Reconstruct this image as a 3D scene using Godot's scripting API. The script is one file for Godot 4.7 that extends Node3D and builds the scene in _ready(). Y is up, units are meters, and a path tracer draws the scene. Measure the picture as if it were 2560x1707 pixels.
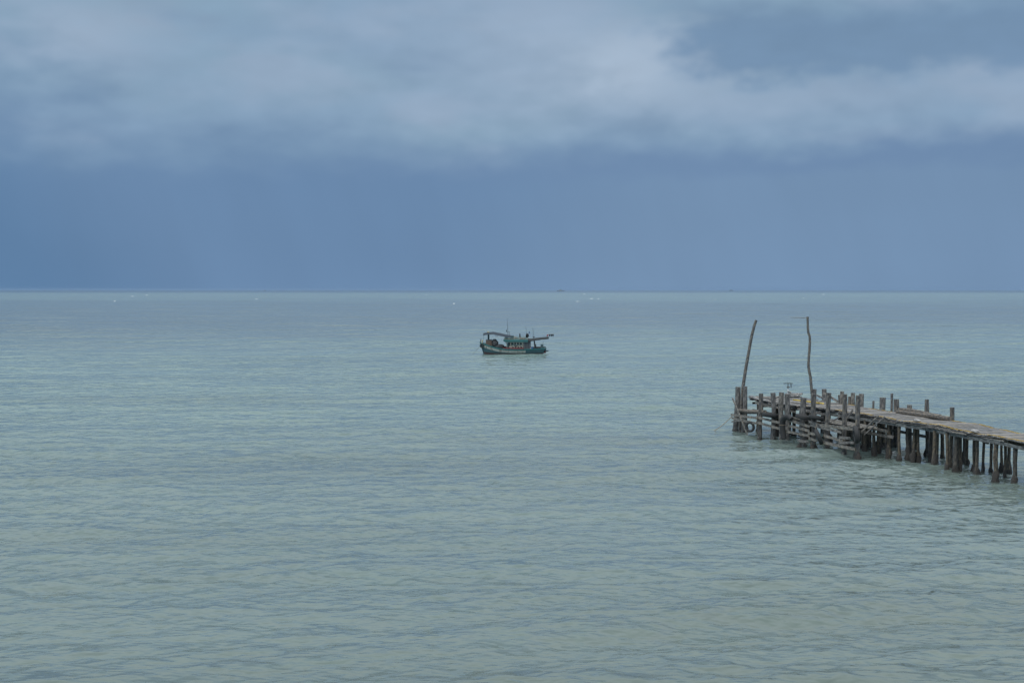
extends Node3D

# A wooden jetty and a moored fishing boat on a pale green tropical sea under a heavy overcast.
# Units are metres, y is up, mean water level is y = 0, the camera looks along -z.

var rng := RandomNumberGenerator.new()
var used := {}
var mats := {}


func _ready() -> void:
	rng.seed = 20417
	# ---------------------------------------------------------------- camera, sky, sun, exposure
	var cam := Camera3D.new()
	cam.name = "camera"
	cam.fov = 27.0
	cam.near = 0.5
	cam.far = 60000.0
	cam.position = Vector3(0, 10, 0)
	cam.rotation_degrees = Vector3(-2.105, 0, 0)
	add_child(cam)
	cam.current = true
	var env := Environment.new()
	env.background_mode = Environment.BG_SKY
	var sky := Sky.new()
	var pano := PanoramaSkyMaterial.new()
	pano.panorama = ImageTexture.create_from_image(overcast_sky(3072, 1536))
	sky.sky_material = pano
	env.sky = sky
	env.tonemap_mode = Environment.TONE_MAPPER_LINEAR
	env.tonemap_exposure = 1.0
	env.sdfgi_enabled = true
	env.ssao_enabled = true
	env.ssil_enabled = true
	env.fog_enabled = true
	env.fog_density = 0.000012
	env.fog_light_color = Color(0.78, 0.92, 1.0)
	var we := WorldEnvironment.new()
	we.name = "world_environment"
	we.environment = env
	add_child(we)
	var sun := DirectionalLight3D.new()
	sun.name = "sun"
	sun.light_energy = 0.36
	sun.light_angular_distance = 40.0
	sun.light_color = Color(1.0, 0.96, 0.9)
	sun.shadow_enabled = true
	sun.rotation_degrees = Vector3(-58, -28, 0)
	add_child(sun)
	# ---------------------------------------------------------------- setting, then things
	make_materials()
	make_water()
	make_jetty()
	make_things_on_jetty()
	make_fishing_boat()
	make_far_boats()
	make_foam()


# ======================================================================== sky
func sm(a: float, b: float, x: float) -> float:
	var t := clampf((x - a) / (b - a), 0.0, 1.0)
	return t * t * (3.0 - 2.0 * t)


func lin(r: float, g: float, b: float) -> Vector3:
	var c := Color(r / 255.0, g / 255.0, b / 255.0).srgb_to_linear()
	return Vector3(c.r, c.g, c.b)


func overcast_sky(w: int, h: int) -> Image:
	var n1 := FastNoiseLite.new()
	n1.seed = 11
	n1.noise_type = FastNoiseLite.TYPE_SIMPLEX_SMOOTH
	n1.fractal_octaves = 5
	n1.fractal_gain = 0.52
	n1.frequency = 1.0
	var n2 := FastNoiseLite.new()
	n2.seed = 29
	n2.noise_type = FastNoiseLite.TYPE_SIMPLEX_SMOOTH
	n2.fractal_octaves = 3
	n2.frequency = 1.0
	var bank_a := lin(91, 125, 162)
	var bank_b := lin(106, 136, 171)
	var bank_c := lin(117, 145, 177)
	var belly := lin(109, 137, 172)
	var mid := lin(133, 160, 187)
	var teal := lin(135, 163, 186)
	var bright := lin(163, 182, 203)
	var grey := lin(146, 167, 191)
	var dark := lin(116, 144, 174)
	var zenith := Vector3(0.98, 1.07, 1.16)
	var data := PackedFloat32Array()
	data.resize(w * h * 3)
	var below := lin(108, 138, 172)
	for i in range(w * h / 2, w * h):
		data[i * 3] = below.x
		data[i * 3 + 1] = below.y
		data[i * 3 + 2] = below.z
	for row in h / 2:
		var el := (0.5 - (row + 0.5) / h) * 180.0
		var step := 1 if el < 14.0 else 4
		var ce := cos(deg_to_rad(el))
		var se := sin(deg_to_rad(el))
		for col in range(0, w, step):
			var az := wrapf((col + 0.5 * step) / w * 360.0, -180.0, 180.0)
			var dx := sin(deg_to_rad(az)) * ce
			var dz := -cos(deg_to_rad(az)) * ce
			# clouds are flattened sheets: the vertical axis is stretched
			var p := Vector3(dx * 5.0, se * 17.0, dz * 5.0)
			var f := n1.get_noise_3dv(p)
			var g := n2.get_noise_3dv(p * 0.45 + Vector3(7, 3, 1))
			var fine := n1.get_noise_3dv(Vector3(dx * 26.0, se * 60.0, dz * 26.0))
			var a := az + f * 2.6 + fine * 1.3
			var e := el + g * 0.9 + fine * 0.45
			# upper deck: broken grey sheet
			var c := mid.lerp(teal, sm(-0.2, 0.5, g))
			c = c.lerp(grey, sm(-0.05, 0.55, f) * 0.85)
			c = c.lerp(dark, sm(0.1, 0.6, -f) * 0.7)
			# the bright break, brightest right of the middle, trailing off to the left and to the right below the dark cloud
			var q1 := exp(-(pow((a - 5.4) / 2.6, 2.0) + pow((e - 9.0) / 1.3, 2.0)))
			var q2 := exp(-(pow((a - 1.5) / 6.5, 2.0) + pow((e - 9.3) / 2.2, 2.0)))
			var q3 := exp(-(pow((a - 11.0) / 8.0, 2.0) + pow((e - 7.4) / 0.9, 2.0)))
			var q4 := exp(-(pow((a + 16.2) / 2.6, 2.0) + pow((e - 9.9) / 1.4, 2.0)))
			c = c.lerp(grey, clampf(0.55 * q2 + 0.55 * q3 + 0.8 * q4, 0.0, 1.0))
			c = c.lerp(bright, clampf(0.95 * q1 + 0.25 * q2 + 0.15 * q3 + 0.3 * q4, 0.0, 1.0))
			# the dark cloud at the upper right with its ragged lower edge
			var d1 := sm(7.0, 10.0, a + (e - 8.6) * 0.9) * sm(7.8, 8.9, e + fine * 0.4) * (1.0 - sm(10.6, 12.4, e)) * (1.0 - sm(26.0, 40.0, a))
			c = c.lerp(dark, 0.95 * d1)
			c *= 1.0 + 0.055 * fine + 0.05 * f
			# left edge is bluer and darker
			c = c.lerp(bank_b, 0.55 * sm(-16.0, -21.0, a) * (1.0 - sm(6.0, 12.0, e)))
			# low rain bank along the horizon
			var side := sm(-20.0, 12.0, az)
			var b := bank_a.lerp(bank_b, sm(-21.0, -10.0, az + el)).lerp(bank_c, sm(-7.0, 6.0, az - el * 0.6) * 0.92)
			var shafts := n1.get_noise_3dv(Vector3(dx * 16.0 + se * 5.0, se * 4.0, dz * 16.0))
			b *= 1.0 + 0.05 * g + 0.045 * shafts
			b = b.lerp(belly, side * (1.0 - sm(0.0, 0.9, absf(e - 5.0))) * 0.75)
			var soft := lerpf(1.8, 0.8, side)
			c = c.lerp(b, 1.0 - sm(5.6 - soft, 5.6 + soft, e + f * 0.35 * (1.2 - side)))
			# overcast brightens steadily towards the zenith
			c = c.lerp(zenith * (1.0 + 0.18 * f), sm(11.0, 48.0, el))
			for k in step:
				var at := (row * w + col + k) * 3
				data[at] = c.x
				data[at + 1] = c.y
				data[at + 2] = c.z
	return Image.create_from_data(w, h, false, Image.FORMAT_RGBF, data.to_byte_array())


# ======================================================================== water
func ripple_normals(n: int, metres: float) -> ImageTexture:
	# a seamless patch of wind ripples: sines that fit the tile, in a spread of directions round the wind
	var r := RandomNumberGenerator.new()
	r.seed = 77
	var hx := PackedFloat32Array()
	var hz := PackedFloat32Array()
	hx.resize(n * n)
	hz.resize(n * n)
	for wave in 64:
		var length := 0.16 * pow(2.6 / 0.16, pow(wave / 63.0, 0.9))
		var ang := r.randfn(0.0, 0.55)
		var kx := roundf(sin(ang) / length * metres)
		var kz := roundf(cos(ang) / length * metres)
		if kx == 0.0 and kz == 0.0:
			kz = 1.0
		var slope := 0.036 * r.randf_range(0.5, 1.4)
		var ph := r.randf() * TAU
		var m := sqrt(kx * kx + kz * kz)
		var sx := slope * kx / m
		var sz := slope * kz / m
		var ca := PackedFloat32Array()
		var sa := PackedFloat32Array()
		for i in n:
			ca.append(cos(TAU * kx * i / n + ph))
			sa.append(sin(TAU * kx * i / n + ph))
		for j in n:
			var cb := cos(TAU * kz * j / n)
			var sb := sin(TAU * kz * j / n)
			var at := j * n
			for i in n:
				var v := ca[i] * cb - sa[i] * sb
				hx[at + i] += sx * v
				hz[at + i] += sz * v
	var im := Image.create(n, n, false, Image.FORMAT_RGBF)
	for j in n:
		for i in n:
			var v := Vector3(-hx[j * n + i], hz[j * n + i], 1.0).normalized()
			im.set_pixel(i, j, Color(v.x * 0.5 + 0.5, v.y * 0.5 + 0.5, v.z * 0.5 + 0.5))
	return ImageTexture.create_from_image(im)


var swell := []
var chop: FastNoiseLite
var gust: FastNoiseLite


func setup_waves() -> void:
	var r := RandomNumberGenerator.new()
	r.seed = 14
	for k in 10:
		var length := [44.0, 29.0, 19.0, 11.0, 8.6, 7.1, 5.6, 4.6, 3.9, 3.1][k] as float
		var ang := r.randfn(0.06, 0.17)
		swell.append([sin(ang) * TAU / length, cos(ang) * TAU / length, [0.07, 0.06, 0.05, 0.040, 0.052, 0.064, 0.066, 0.058, 0.048, 0.034][k], r.randf() * TAU, length])
	chop = FastNoiseLite.new()
	chop.seed = 3
	chop.noise_type = FastNoiseLite.TYPE_SIMPLEX_SMOOTH
	chop.frequency = 1.0
	chop.fractal_type = FastNoiseLite.FRACTAL_NONE
	gust = FastNoiseLite.new()
	gust.seed = 8
	gust.noise_type = FastNoiseLite.TYPE_SIMPLEX_SMOOTH
	gust.frequency = 1.0
	gust.fractal_octaves = 3


func wave_height(x: float, z: float, cell_x: float, cell_z: float) -> float:
	var g := gust.get_noise_2d(x / 60.0, z / 26.0)
	var y := 0.0
	var shoal := 0.25 + 0.75 * sm(90.0, 260.0, -z)
	var open_sea := 1.0 + 0.35 * sm(200.0, 700.0, -z)
	for s in swell:
		var keep := clampf((s[4] as float) / cell_z - 2.5, 0.0, 2.5) / 2.5
		if keep > 0.0:
			y += keep * (s[2] as float) * (1.0 if (s[4] as float) < 15.0 else shoal) * sin((s[0] as float) * x + (s[1] as float) * z + (s[3] as float) + 3.0 * g)
	var broken := 0.55 + 1.5 * maxf(0.0, chop.get_noise_2d(x / 30.0, z / 8.0 + 83.0))
	y *= (0.95 + 0.5 * g) * open_sea * broken
	var lim := 0.19 + 0.10 * sm(130.0, 420.0, -z)
	y = lim * tanh(y / lim)
	# chop: short-crested wind waves
	var k := clampf(2.4 / cell_z - 2.0, 0.0, 2.0) / 2.0
	if k > 0.0:
		var c := chop.get_noise_2d(x / 3.4, z / 1.5)
		y += k * (0.050 + 0.035 * g) * (1.0 - 2.0 * absf(c))
	k = clampf(1.0 / cell_z - 2.0, 0.0, 2.0) / 2.0
	if k > 0.0:
		var c := chop.get_noise_2d(x / 1.3 + 40.0, z / 0.62 + x * 0.2)
		y += k * (0.019 + 0.012 * g) * (1.0 - 2.0 * absf(c))
	return y


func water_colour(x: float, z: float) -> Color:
	# silt over the sandbar near the beach, a pale green shelf, cloud shadow and sky reflection painted into the offshore bands, in drifting streaks
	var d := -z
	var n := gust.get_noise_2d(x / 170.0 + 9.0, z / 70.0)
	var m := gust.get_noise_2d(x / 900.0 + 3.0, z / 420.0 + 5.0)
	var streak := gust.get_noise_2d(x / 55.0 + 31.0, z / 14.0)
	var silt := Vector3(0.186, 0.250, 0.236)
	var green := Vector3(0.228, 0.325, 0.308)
	var deep := Vector3(0.168, 0.226, 0.236)  # slate band: cloud shadow and sky reflection painted into the albedo
	var far := Vector3(0.255, 0.355, 0.322)  # paler strip: sunlit sea painted into the albedo
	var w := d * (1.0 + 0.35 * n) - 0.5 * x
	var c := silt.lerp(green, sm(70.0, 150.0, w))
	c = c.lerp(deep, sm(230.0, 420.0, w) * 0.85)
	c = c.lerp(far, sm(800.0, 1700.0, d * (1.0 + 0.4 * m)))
	c = c.lerp(Vector3(0.07, 0.12, 0.16), sm(3000.0, 5500.0, d))  # dark line along the horizon painted in, offsets the bright haze
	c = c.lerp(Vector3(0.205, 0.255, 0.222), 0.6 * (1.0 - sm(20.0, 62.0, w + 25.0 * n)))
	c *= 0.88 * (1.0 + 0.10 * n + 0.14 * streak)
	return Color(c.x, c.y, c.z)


func make_water() -> void:
	setup_waves()
	# rows get farther apart with distance, columns spread with it; a plain coarse sheet continues to the sides and behind
	var rows := PackedFloat32Array()
	var d := 22.0
	while d < 2500.0:
		rows.append(d)
		d *= 1.0036
	while d < 13000.0:
		rows.append(d)
		d *= 1.05
	rows.append(13500.0)
	var cols := PackedFloat32Array()
	var near_cols := 400
	for v in [-6.0, -3.0, -1.6, -1.0, -0.7, -0.56]:
		cols.append(v)
	for i in near_cols + 1:
		cols.append(-0.46 + 0.92 * i / near_cols)
	for v in [0.56, 0.7, 1.0, 1.6, 3.0, 6.0]:
		cols.append(v)
	var nc := cols.size()
	var verts := PackedVector3Array()
	var uvs := PackedVector2Array()
	var colours := PackedColorArray()
	var tile := 12.0
	var ca := cos(0.31)
	var sa := sin(0.31)
	for r in rows.size():
		var dist := rows[r]
		var cell_z := dist * 0.0036
		var cell_x := dist * 0.0023
		for c in nc:
			var x := cols[c] * dist
			var z := -dist
			var y := 0.0
			if absf(cols[c]) < 0.5 and dist < 2500.0:
				y = wave_height(x, z, cell_x, cell_z)
			verts.append(Vector3(x, y, z))
			uvs.append(Vector2(x, z) / tile)
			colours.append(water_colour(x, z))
	# behind and below the camera
	var base := verts.size()
	for c in nc:
		verts.append(Vector3(cols[c] * 22.0, -0.05, 400.0) if absf(cols[c]) < 3.0 else Vector3(signf(cols[c]) * 900.0, -0.05, 400.0))
		uvs.append(Vector2(cols[c] * 22.0, 400.0) / tile)
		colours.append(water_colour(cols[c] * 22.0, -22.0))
	var idx := PackedInt32Array()
	for r in rows.size() - 1:
		for c in nc - 1:
			var a := r * nc + c
			var b := a + nc
			idx.append_array(PackedInt32Array([a, b, a + 1, a + 1, b, b + 1]))
	for c in nc - 1:
		var a := base + c
		idx.append_array(PackedInt32Array([a, c, a + 1, a + 1, c, c + 1]))
	var arrays := []
	arrays.resize(Mesh.ARRAY_MAX)
	arrays[Mesh.ARRAY_VERTEX] = verts
	arrays[Mesh.ARRAY_TEX_UV] = uvs
	arrays[Mesh.ARRAY_COLOR] = colours
	arrays[Mesh.ARRAY_INDEX] = idx
	var st := SurfaceTool.new()
	st.create_from_arrays(arrays)
	st.generate_normals()
	var m := StandardMaterial3D.new()
	m.resource_name = "sea_water"
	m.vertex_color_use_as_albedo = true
	m.roughness = 0.10
	m.metallic_specular = 0.42
	m.normal_enabled = true
	m.normal_texture = ripple_normals(512, tile)
	m.normal_scale = 0.95
	var o := MeshInstance3D.new()
	o.name = "water"
	o.mesh = st.commit()
	o.material_override = m
	o.set_meta("kind", "structure")
	add_child(o)


# ======================================================================== helpers
func numbered(called: String) -> String:
	var n: int = used.get(called, 0)
	used[called] = n + 1
	return called if n == 0 else "%s_%03d" % [called, n]


func thing(called: String, label: String, category: String, at := Vector3.ZERO, group := "") -> Node3D:
	var o := Node3D.new()
	o.name = numbered(called)
	add_child(o)
	o.position = at
	o.set_meta("label", label)
	o.set_meta("category", category)
	if group:
		o.set_meta("group", group)
	return o


func part(parent: Node3D, called: String, mesh: Mesh, material: Material, label := "") -> MeshInstance3D:
	var o := MeshInstance3D.new()
	o.name = called
	o.mesh = mesh
	o.material_override = material
	if label:
		o.set_meta("label", label)
	parent.add_child(o, true)
	return o


func start() -> SurfaceTool:
	var st := SurfaceTool.new()
	st.begin(Mesh.PRIMITIVE_TRIANGLES)
	return st


func finish(st: SurfaceTool) -> ArrayMesh:
	st.generate_normals()
	return st.commit()


func quad(st: SurfaceTool, a: Vector3, b: Vector3, c: Vector3, d: Vector3, us := 1.0, vs := 1.0) -> void:
	# a, b, c, d run clockwise seen from outside; u runs from a to d, v from a to b
	var uv := [Vector2(0, 0), Vector2(0, vs), Vector2(us, vs), Vector2(us, 0)]
	var p := [a, b, c, d]
	for k in [0, 1, 2, 0, 2, 3]:
		st.set_uv(uv[k])
		st.add_vertex(p[k])


func add_beam(st: SurfaceTool, a: Vector3, b: Vector3, w: float, h: float, up := Vector3.UP, wobble := 0.0) -> void:
	# a squared timber from a to b: w across, h along up; ends and edges may be a little uneven
	var x := b - a
	var length := x.length()
	x /= length
	var z := x.cross(up).normalized()
	var y := z.cross(x)
	var p := []
	for e in 2:
		for j in 2:
			for k in 2:
				var q := (a if e == 0 else b) + y * h * (j - 0.5) + z * w * (k - 0.5)
				if wobble > 0.0:
					q += x * rng.randf_range(-wobble, wobble) * 1.6 + y * rng.randf_range(-wobble, wobble) * 0.3 + z * rng.randf_range(-wobble, wobble) * 0.5
				p.append(q)
	st.set_smooth_group(-1)
	quad(st, p[2], p[3], p[7], p[6], length, w)
	quad(st, p[1], p[0], p[4], p[5], length, w)
	quad(st, p[3], p[1], p[5], p[7], length, h)
	quad(st, p[0], p[2], p[6], p[4], length, h)
	quad(st, p[0], p[1], p[3], p[2], w, h)
	quad(st, p[5], p[4], p[6], p[7], w, h)


func beam(a: Vector3, b: Vector3, w: float, h: float, up := Vector3.UP, wobble := 0.0) -> ArrayMesh:
	var st := start()
	add_beam(st, a, b, w, h, up, wobble)
	return finish(st)


func add_tube(st: SurfaceTool, path: Array, radii: Array, sides := 10, rough := 0.0, caps := true) -> void:
	var n := path.size()
	var rings := []
	var wear := []
	for j in sides:
		wear.append(1.0 + rng.randf_range(-rough, rough) * 0.6)
	var along := 0.0
	var lengths := []
	var side := Vector3.ZERO
	for i in n:
		var t: Vector3 = ((path[mini(i + 1, n - 1)] as Vector3) - (path[maxi(i - 1, 0)] as Vector3)).normalized()
		if i == 0:
			side = t.cross(Vector3(0.3, 0.1, 1.0) if absf(t.z) < 0.8 else Vector3(1, 0.2, 0)).normalized()
		else:
			side = (side - t * side.dot(t)).normalized()
			along += (path[i] as Vector3).distance_to(path[i - 1])
		lengths.append(along)
		var other := t.cross(side)
		var ring := []
		for j in sides:
			var an := TAU * j / sides
			var r: float = radii[i] * wear[j] * (1.0 + rng.randf_range(-rough, rough) * 0.5)
			ring.append((path[i] as Vector3) + (side * cos(an) + other * sin(an)) * r)
		rings.append(ring)
	st.set_smooth_group(0)
	var round_ := TAU * float(radii[0])
	for i in n - 1:
		for j in sides:
			var k := (j + 1) % sides
			var v := [rings[i][j], rings[i + 1][j], rings[i + 1][k], rings[i][j], rings[i + 1][k], rings[i][k]]
			var uv := [[i, j], [i + 1, j], [i + 1, j + 1], [i, j], [i + 1, j + 1], [i, j + 1]]
			for m in 6:
				st.set_uv(Vector2(lengths[uv[m][0]], round_ * uv[m][1] / sides))
				st.add_vertex(v[m])
	if caps:
		st.set_smooth_group(-1)
		for e in [0, n - 1]:
			var mid: Vector3 = path[e]
			for j in sides:
				var k := (j + 1) % sides
				var v := [mid, rings[e][j], rings[e][k]] if e == 0 else [mid, rings[e][k], rings[e][j]]
				for q in v:
					st.set_uv(Vector2((q - mid).x, (q - mid).z))
					st.add_vertex(q)


func tube(path: Array, radii: Array, sides := 10, rough := 0.0) -> ArrayMesh:
	var st := start()
	add_tube(st, path, radii, sides, rough)
	return finish(st)


func same(r: float, n: int) -> Array:
	var a := []
	for i in n:
		a.append(r)
	return a


func ring_tube(c: Vector3, axis: Vector3, big: float, small: float, seg := 24, sides := 12) -> ArrayMesh:
	# a tyre: a ring with a slightly flattened tread
	var st := start()
	axis = axis.normalized()
	var u := axis.cross(Vector3(0.2, 1, 0.1)).normalized()
	var v := axis.cross(u)
	st.set_smooth_group(0)
	for i in seg:
		for j in sides:
			var p := []
			for q in [[i, j], [i, j + 1], [i + 1, j + 1], [i + 1, j]]:
				var a: float = TAU * q[0] / seg
				var b: float = TAU * q[1] / sides
				var dir: Vector3 = u * cos(a) + v * sin(a)
				var o := signf(cos(b)) * pow(absf(cos(b)), 0.55)
				var q_side := signf(sin(b)) * pow(absf(sin(b)), 0.6)
				p.append(c + dir * (big + small * o * (0.8 if o > 0.0 else 1.0)) + axis * q_side * small * 0.95)
			quad(st, p[0], p[1], p[2], p[3])
	return finish(st)


func blob(c: Vector3, size: Vector3, seed_: int, bump := 0.25, flat := true) -> ArrayMesh:
	# a lumpy sack or mound
	var n := FastNoiseLite.new()
	n.seed = seed_
	n.frequency = 1.3
	var st := start()
	st.set_smooth_group(0)
	var seg := 14
	var rings := 8
	for i in rings:
		for j in seg:
			var p := []
			for q in [[i, j], [i + 1, j], [i + 1, j + 1], [i, j + 1]]:
				var la: float = PI * q[0] / rings - PI / 2.0
				var lo: float = TAU * (int(q[1]) % seg) / seg
				var d := Vector3(cos(la) * cos(lo), sin(la), cos(la) * sin(lo))
				var r := 1.0 + bump * n.get_noise_3dv(d * 1.6)
				var w := d * r * size
				if flat:
					w.y = maxf(w.y, -size.y * 0.55)
				p.append(c + w)
			quad(st, p[0], p[1], p[2], p[3])
	return finish(st)


# ======================================================================== materials
func plain(called: String, c: Color, rough := 0.8, metal := 0.0) -> StandardMaterial3D:
	# c holds linear base colour
	var m := StandardMaterial3D.new()
	m.resource_name = called
	m.albedo_color = c.linear_to_srgb()
	m.roughness = rough
	m.metallic = metal
	mats[called] = m
	return m


func worn(called: String, c: Color, tex: Texture2D, scale: float, rough := 0.85) -> StandardMaterial3D:
	var m := plain(called, c, rough)
	m.albedo_texture = tex
	m.uv1_scale = Vector3(scale, scale, 1)
	return m


func grain_texture(seed_: int, low: float, warm: float) -> ImageTexture:
	# weathered timber: long grain, checks and pale or stained patches; u runs along the grain
	var a := FastNoiseLite.new()
	a.seed = seed_
	a.frequency = 1.0
	a.fractal_octaves = 4
	var n := 192
	var im := Image.create(n, n, false, Image.FORMAT_RGB8)
	for y in n:
		for x in n:
			var g := a.get_noise_2d(x * 0.012, y * 0.22)
			var patch := a.get_noise_2d(x * 0.02 + 60.0, y * 0.035 + 20.0)
			var crack := a.get_noise_2d(x * 0.008 + 200.0, y * 0.35)
			var v := 0.80 + 0.30 * g + 0.34 * patch
			if crack > 0.32:
				v *= 0.5
			v = clampf(v, low, 1.0)
			var t := warm * clampf(0.5 + patch * 1.5, 0.0, 1.0)
			im.set_pixel(x, y, Color(v, v * (1.0 - 0.10 * t), v * (1.0 - 0.24 * t)))
	return ImageTexture.create_from_image(im)


func stain_texture(seed_: int, stain: Color, amount: float) -> ImageTexture:
	# old paint with runs and blotches of rust or dirt; v runs downwards
	var a := FastNoiseLite.new()
	a.seed = seed_
	a.frequency = 1.0
	a.fractal_octaves = 4
	var n := 192
	var im := Image.create(n, n, false, Image.FORMAT_RGB8)
	for y in n:
		for x in n:
			var run := a.get_noise_2d(x * 0.14, y * 0.02)
			var spot := a.get_noise_2d(x * 0.05 + 90.0, y * 0.05)
			var s := clampf((run + spot * 0.8) * 1.9 - 0.25, 0.0, 1.0) * amount
			var v := 0.93 + 0.1 * a.get_noise_2d(x * 0.3, y * 0.3 + 40.0)
			im.set_pixel(x, y, Color(v, v, v).lerp(stain, s))
	return ImageTexture.create_from_image(im)


func make_materials() -> void:
	var g1 := grain_texture(1, 0.35, 0.2)
	var g2 := grain_texture(2, 0.3, 0.5)
	# silvered planks and posts, in a few tones
	worn("deck_0", Color(0.47, 0.48, 0.485), g1, 0.6)
	worn("deck_1", Color(0.40, 0.41, 0.42), g1, 0.5)
	worn("deck_2", Color(0.51, 0.505, 0.495), g2, 0.55)
	worn("deck_3", Color(0.34, 0.345, 0.355), g2, 0.65)
	worn("post_0", Color(0.269, 0.275, 0.281), g1, 0.7)
	worn("post_1", Color(0.237, 0.246, 0.256), g2, 0.6)
	worn("post_2", Color(0.312, 0.310, 0.300), g1, 0.8)
	worn("board_0", Color(0.42, 0.42, 0.405), g2, 0.6)
	worn("board_1", Color(0.36, 0.36, 0.35), g1, 0.7)
	worn("pile_0", Color(0.215, 0.200, 0.172), g2, 0.7)
	worn("pile_1", Color(0.190, 0.183, 0.168), g1, 0.8)
	worn("pile_2", Color(0.235, 0.220, 0.190), g2, 0.9)
	worn("wet_wood", Color(0.114, 0.108, 0.094), g1, 0.8, 0.6)
	worn("fascia", Color(0.300, 0.331, 0.338), g1, 0.5)
	worn("log", Color(0.31, 0.30, 0.285), g2, 0.9)
	worn("crust", Color(0.105, 0.098, 0.092), stain_texture(5, Color(0.35, 0.36, 0.30), 0.9), 2.2, 0.95)
	worn("yellow_paint", Color(0.80, 0.52, 0.06), grain_texture(9, 0.45, 0.0), 1.3, 0.7)
	plain("rubber", Color(0.042, 0.044, 0.046), 0.75)
	plain("rope_dark", Color(0.10, 0.105, 0.10), 0.9)
	plain("rope_tan", Color(0.34, 0.29, 0.22), 0.9)
	worn("sack", Color(0.52, 0.52, 0.51), stain_texture(15, Color(0.45, 0.42, 0.38), 0.5), 1.0)
	plain("white_paint", Color(0.72, 0.74, 0.75), 0.45)
	plain("black_plastic", Color(0.025, 0.025, 0.027), 0.5)
	plain("yellow_strap", Color(0.72, 0.52, 0.05), 0.6)
	worn("teal_paint", Color(0.081, 0.305, 0.316), stain_texture(21, Color(0.30, 0.34, 0.32), 0.8), 0.7, 0.55)
	plain("teal_light", Color(0.22, 0.42, 0.41), 0.6)
	worn("teal_dull", Color(0.102, 0.174, 0.192), stain_texture(22, Color(0.4, 0.42, 0.4), 0.7), 0.8, 0.7)
	worn("old_white", Color(0.630, 0.684, 0.639), stain_texture(23, Color(0.46, 0.30, 0.14), 1.0), 0.45, 0.6)
	worn("hull_blue", Color(0.078, 0.176, 0.208), stain_texture(24, Color(0.5, 0.46, 0.4), 0.6), 0.6, 0.6)
	worn("boot_red", Color(0.115, 0.075, 0.075), stain_texture(25, Color(0.30, 0.42, 0.36), 0.9), 0.7, 0.7)
	worn("boat_red", Color(0.33, 0.055, 0.06), stain_texture(26, Color(0.30, 0.24, 0.22), 0.9), 0.7, 0.6)
	plain("boat_brown", Color(0.16, 0.115, 0.09), 0.8)
	plain("boat_dark", Color(0.068, 0.083, 0.093), 0.8)
	plain("boat_grey", Color(0.154, 0.168, 0.182), 0.85)
	worn("boat_deck", Color(0.18, 0.11, 0.09), g1, 0.6)
	plain("tarp", Color(0.044, 0.060, 0.078), 1.0)
	plain("thatch", Color(0.036, 0.044, 0.047), 1.0)
	plain("net_dark", Color(0.095, 0.10, 0.105), 0.95)
	plain("pane", Color(0.02, 0.035, 0.04), 0.12)
	plain("flag_red", Color(0.55, 0.05, 0.06), 0.8)
	plain("black_cloth", Color(0.02, 0.022, 0.026), 0.9)
	plain("barrel_blue", Color(0.03, 0.14, 0.36), 0.5)
	plain("float_yellow", Color(0.50, 0.44, 0.25), 0.7)
	plain("hazed_grey", Color(0.17, 0.22, 0.28), 0.8)  # fading by distance haze painted into the far boats as slate grey
	plain("far_pale", Color(0.42, 0.50, 0.55), 0.8)
	plain("foam", Color(0.85, 0.88, 0.88), 0.9)
	plain("steel", Color(0.30, 0.31, 0.32), 0.4, 0.8)


func pick(stem: String, n: int) -> Material:
	return mats["%s_%d" % [stem, rng.randi() % n]]


# ======================================================================== jetty
# local axes of the jetty: x runs out to sea along it, z across it towards the far side
const JETTY_AT := Vector3(25.62, 0, -70.97)
const JETTY_TURN := 1.76548
const DECK_Y := 2.35
const EDGE := [[-9.0, 0.0, 2.45], [0.0, 0.0, 2.45], [6.0, -0.02, 2.5], [10.0, -0.1, 2.5], [14.0, -0.7, 2.2], [17.0, -1.1, 1.85], [20.0, -1.25, 1.6], [21.6, -1.7, 1.35], [22.6, -2.6, 1.2], [24.5, -3.05, 1.05], [28.0, -3.25, 0.9], [31.4, -2.7, 0.35]]


func edge(s: float, k: int) -> float:
	for i in EDGE.size() - 1:
		if s <= EDGE[i + 1][0]:
			return lerpf(EDGE[i][k], EDGE[i + 1][k], clampf((s - EDGE[i][0]) / (EDGE[i + 1][0] - EDGE[i][0]), 0.0, 1.0))
	return EDGE[-1][k]


func sag(s: float) -> float:
	return 0.035 * sin(s * 0.9) + 0.02 * sin(s * 2.3 + 1.0)


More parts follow.
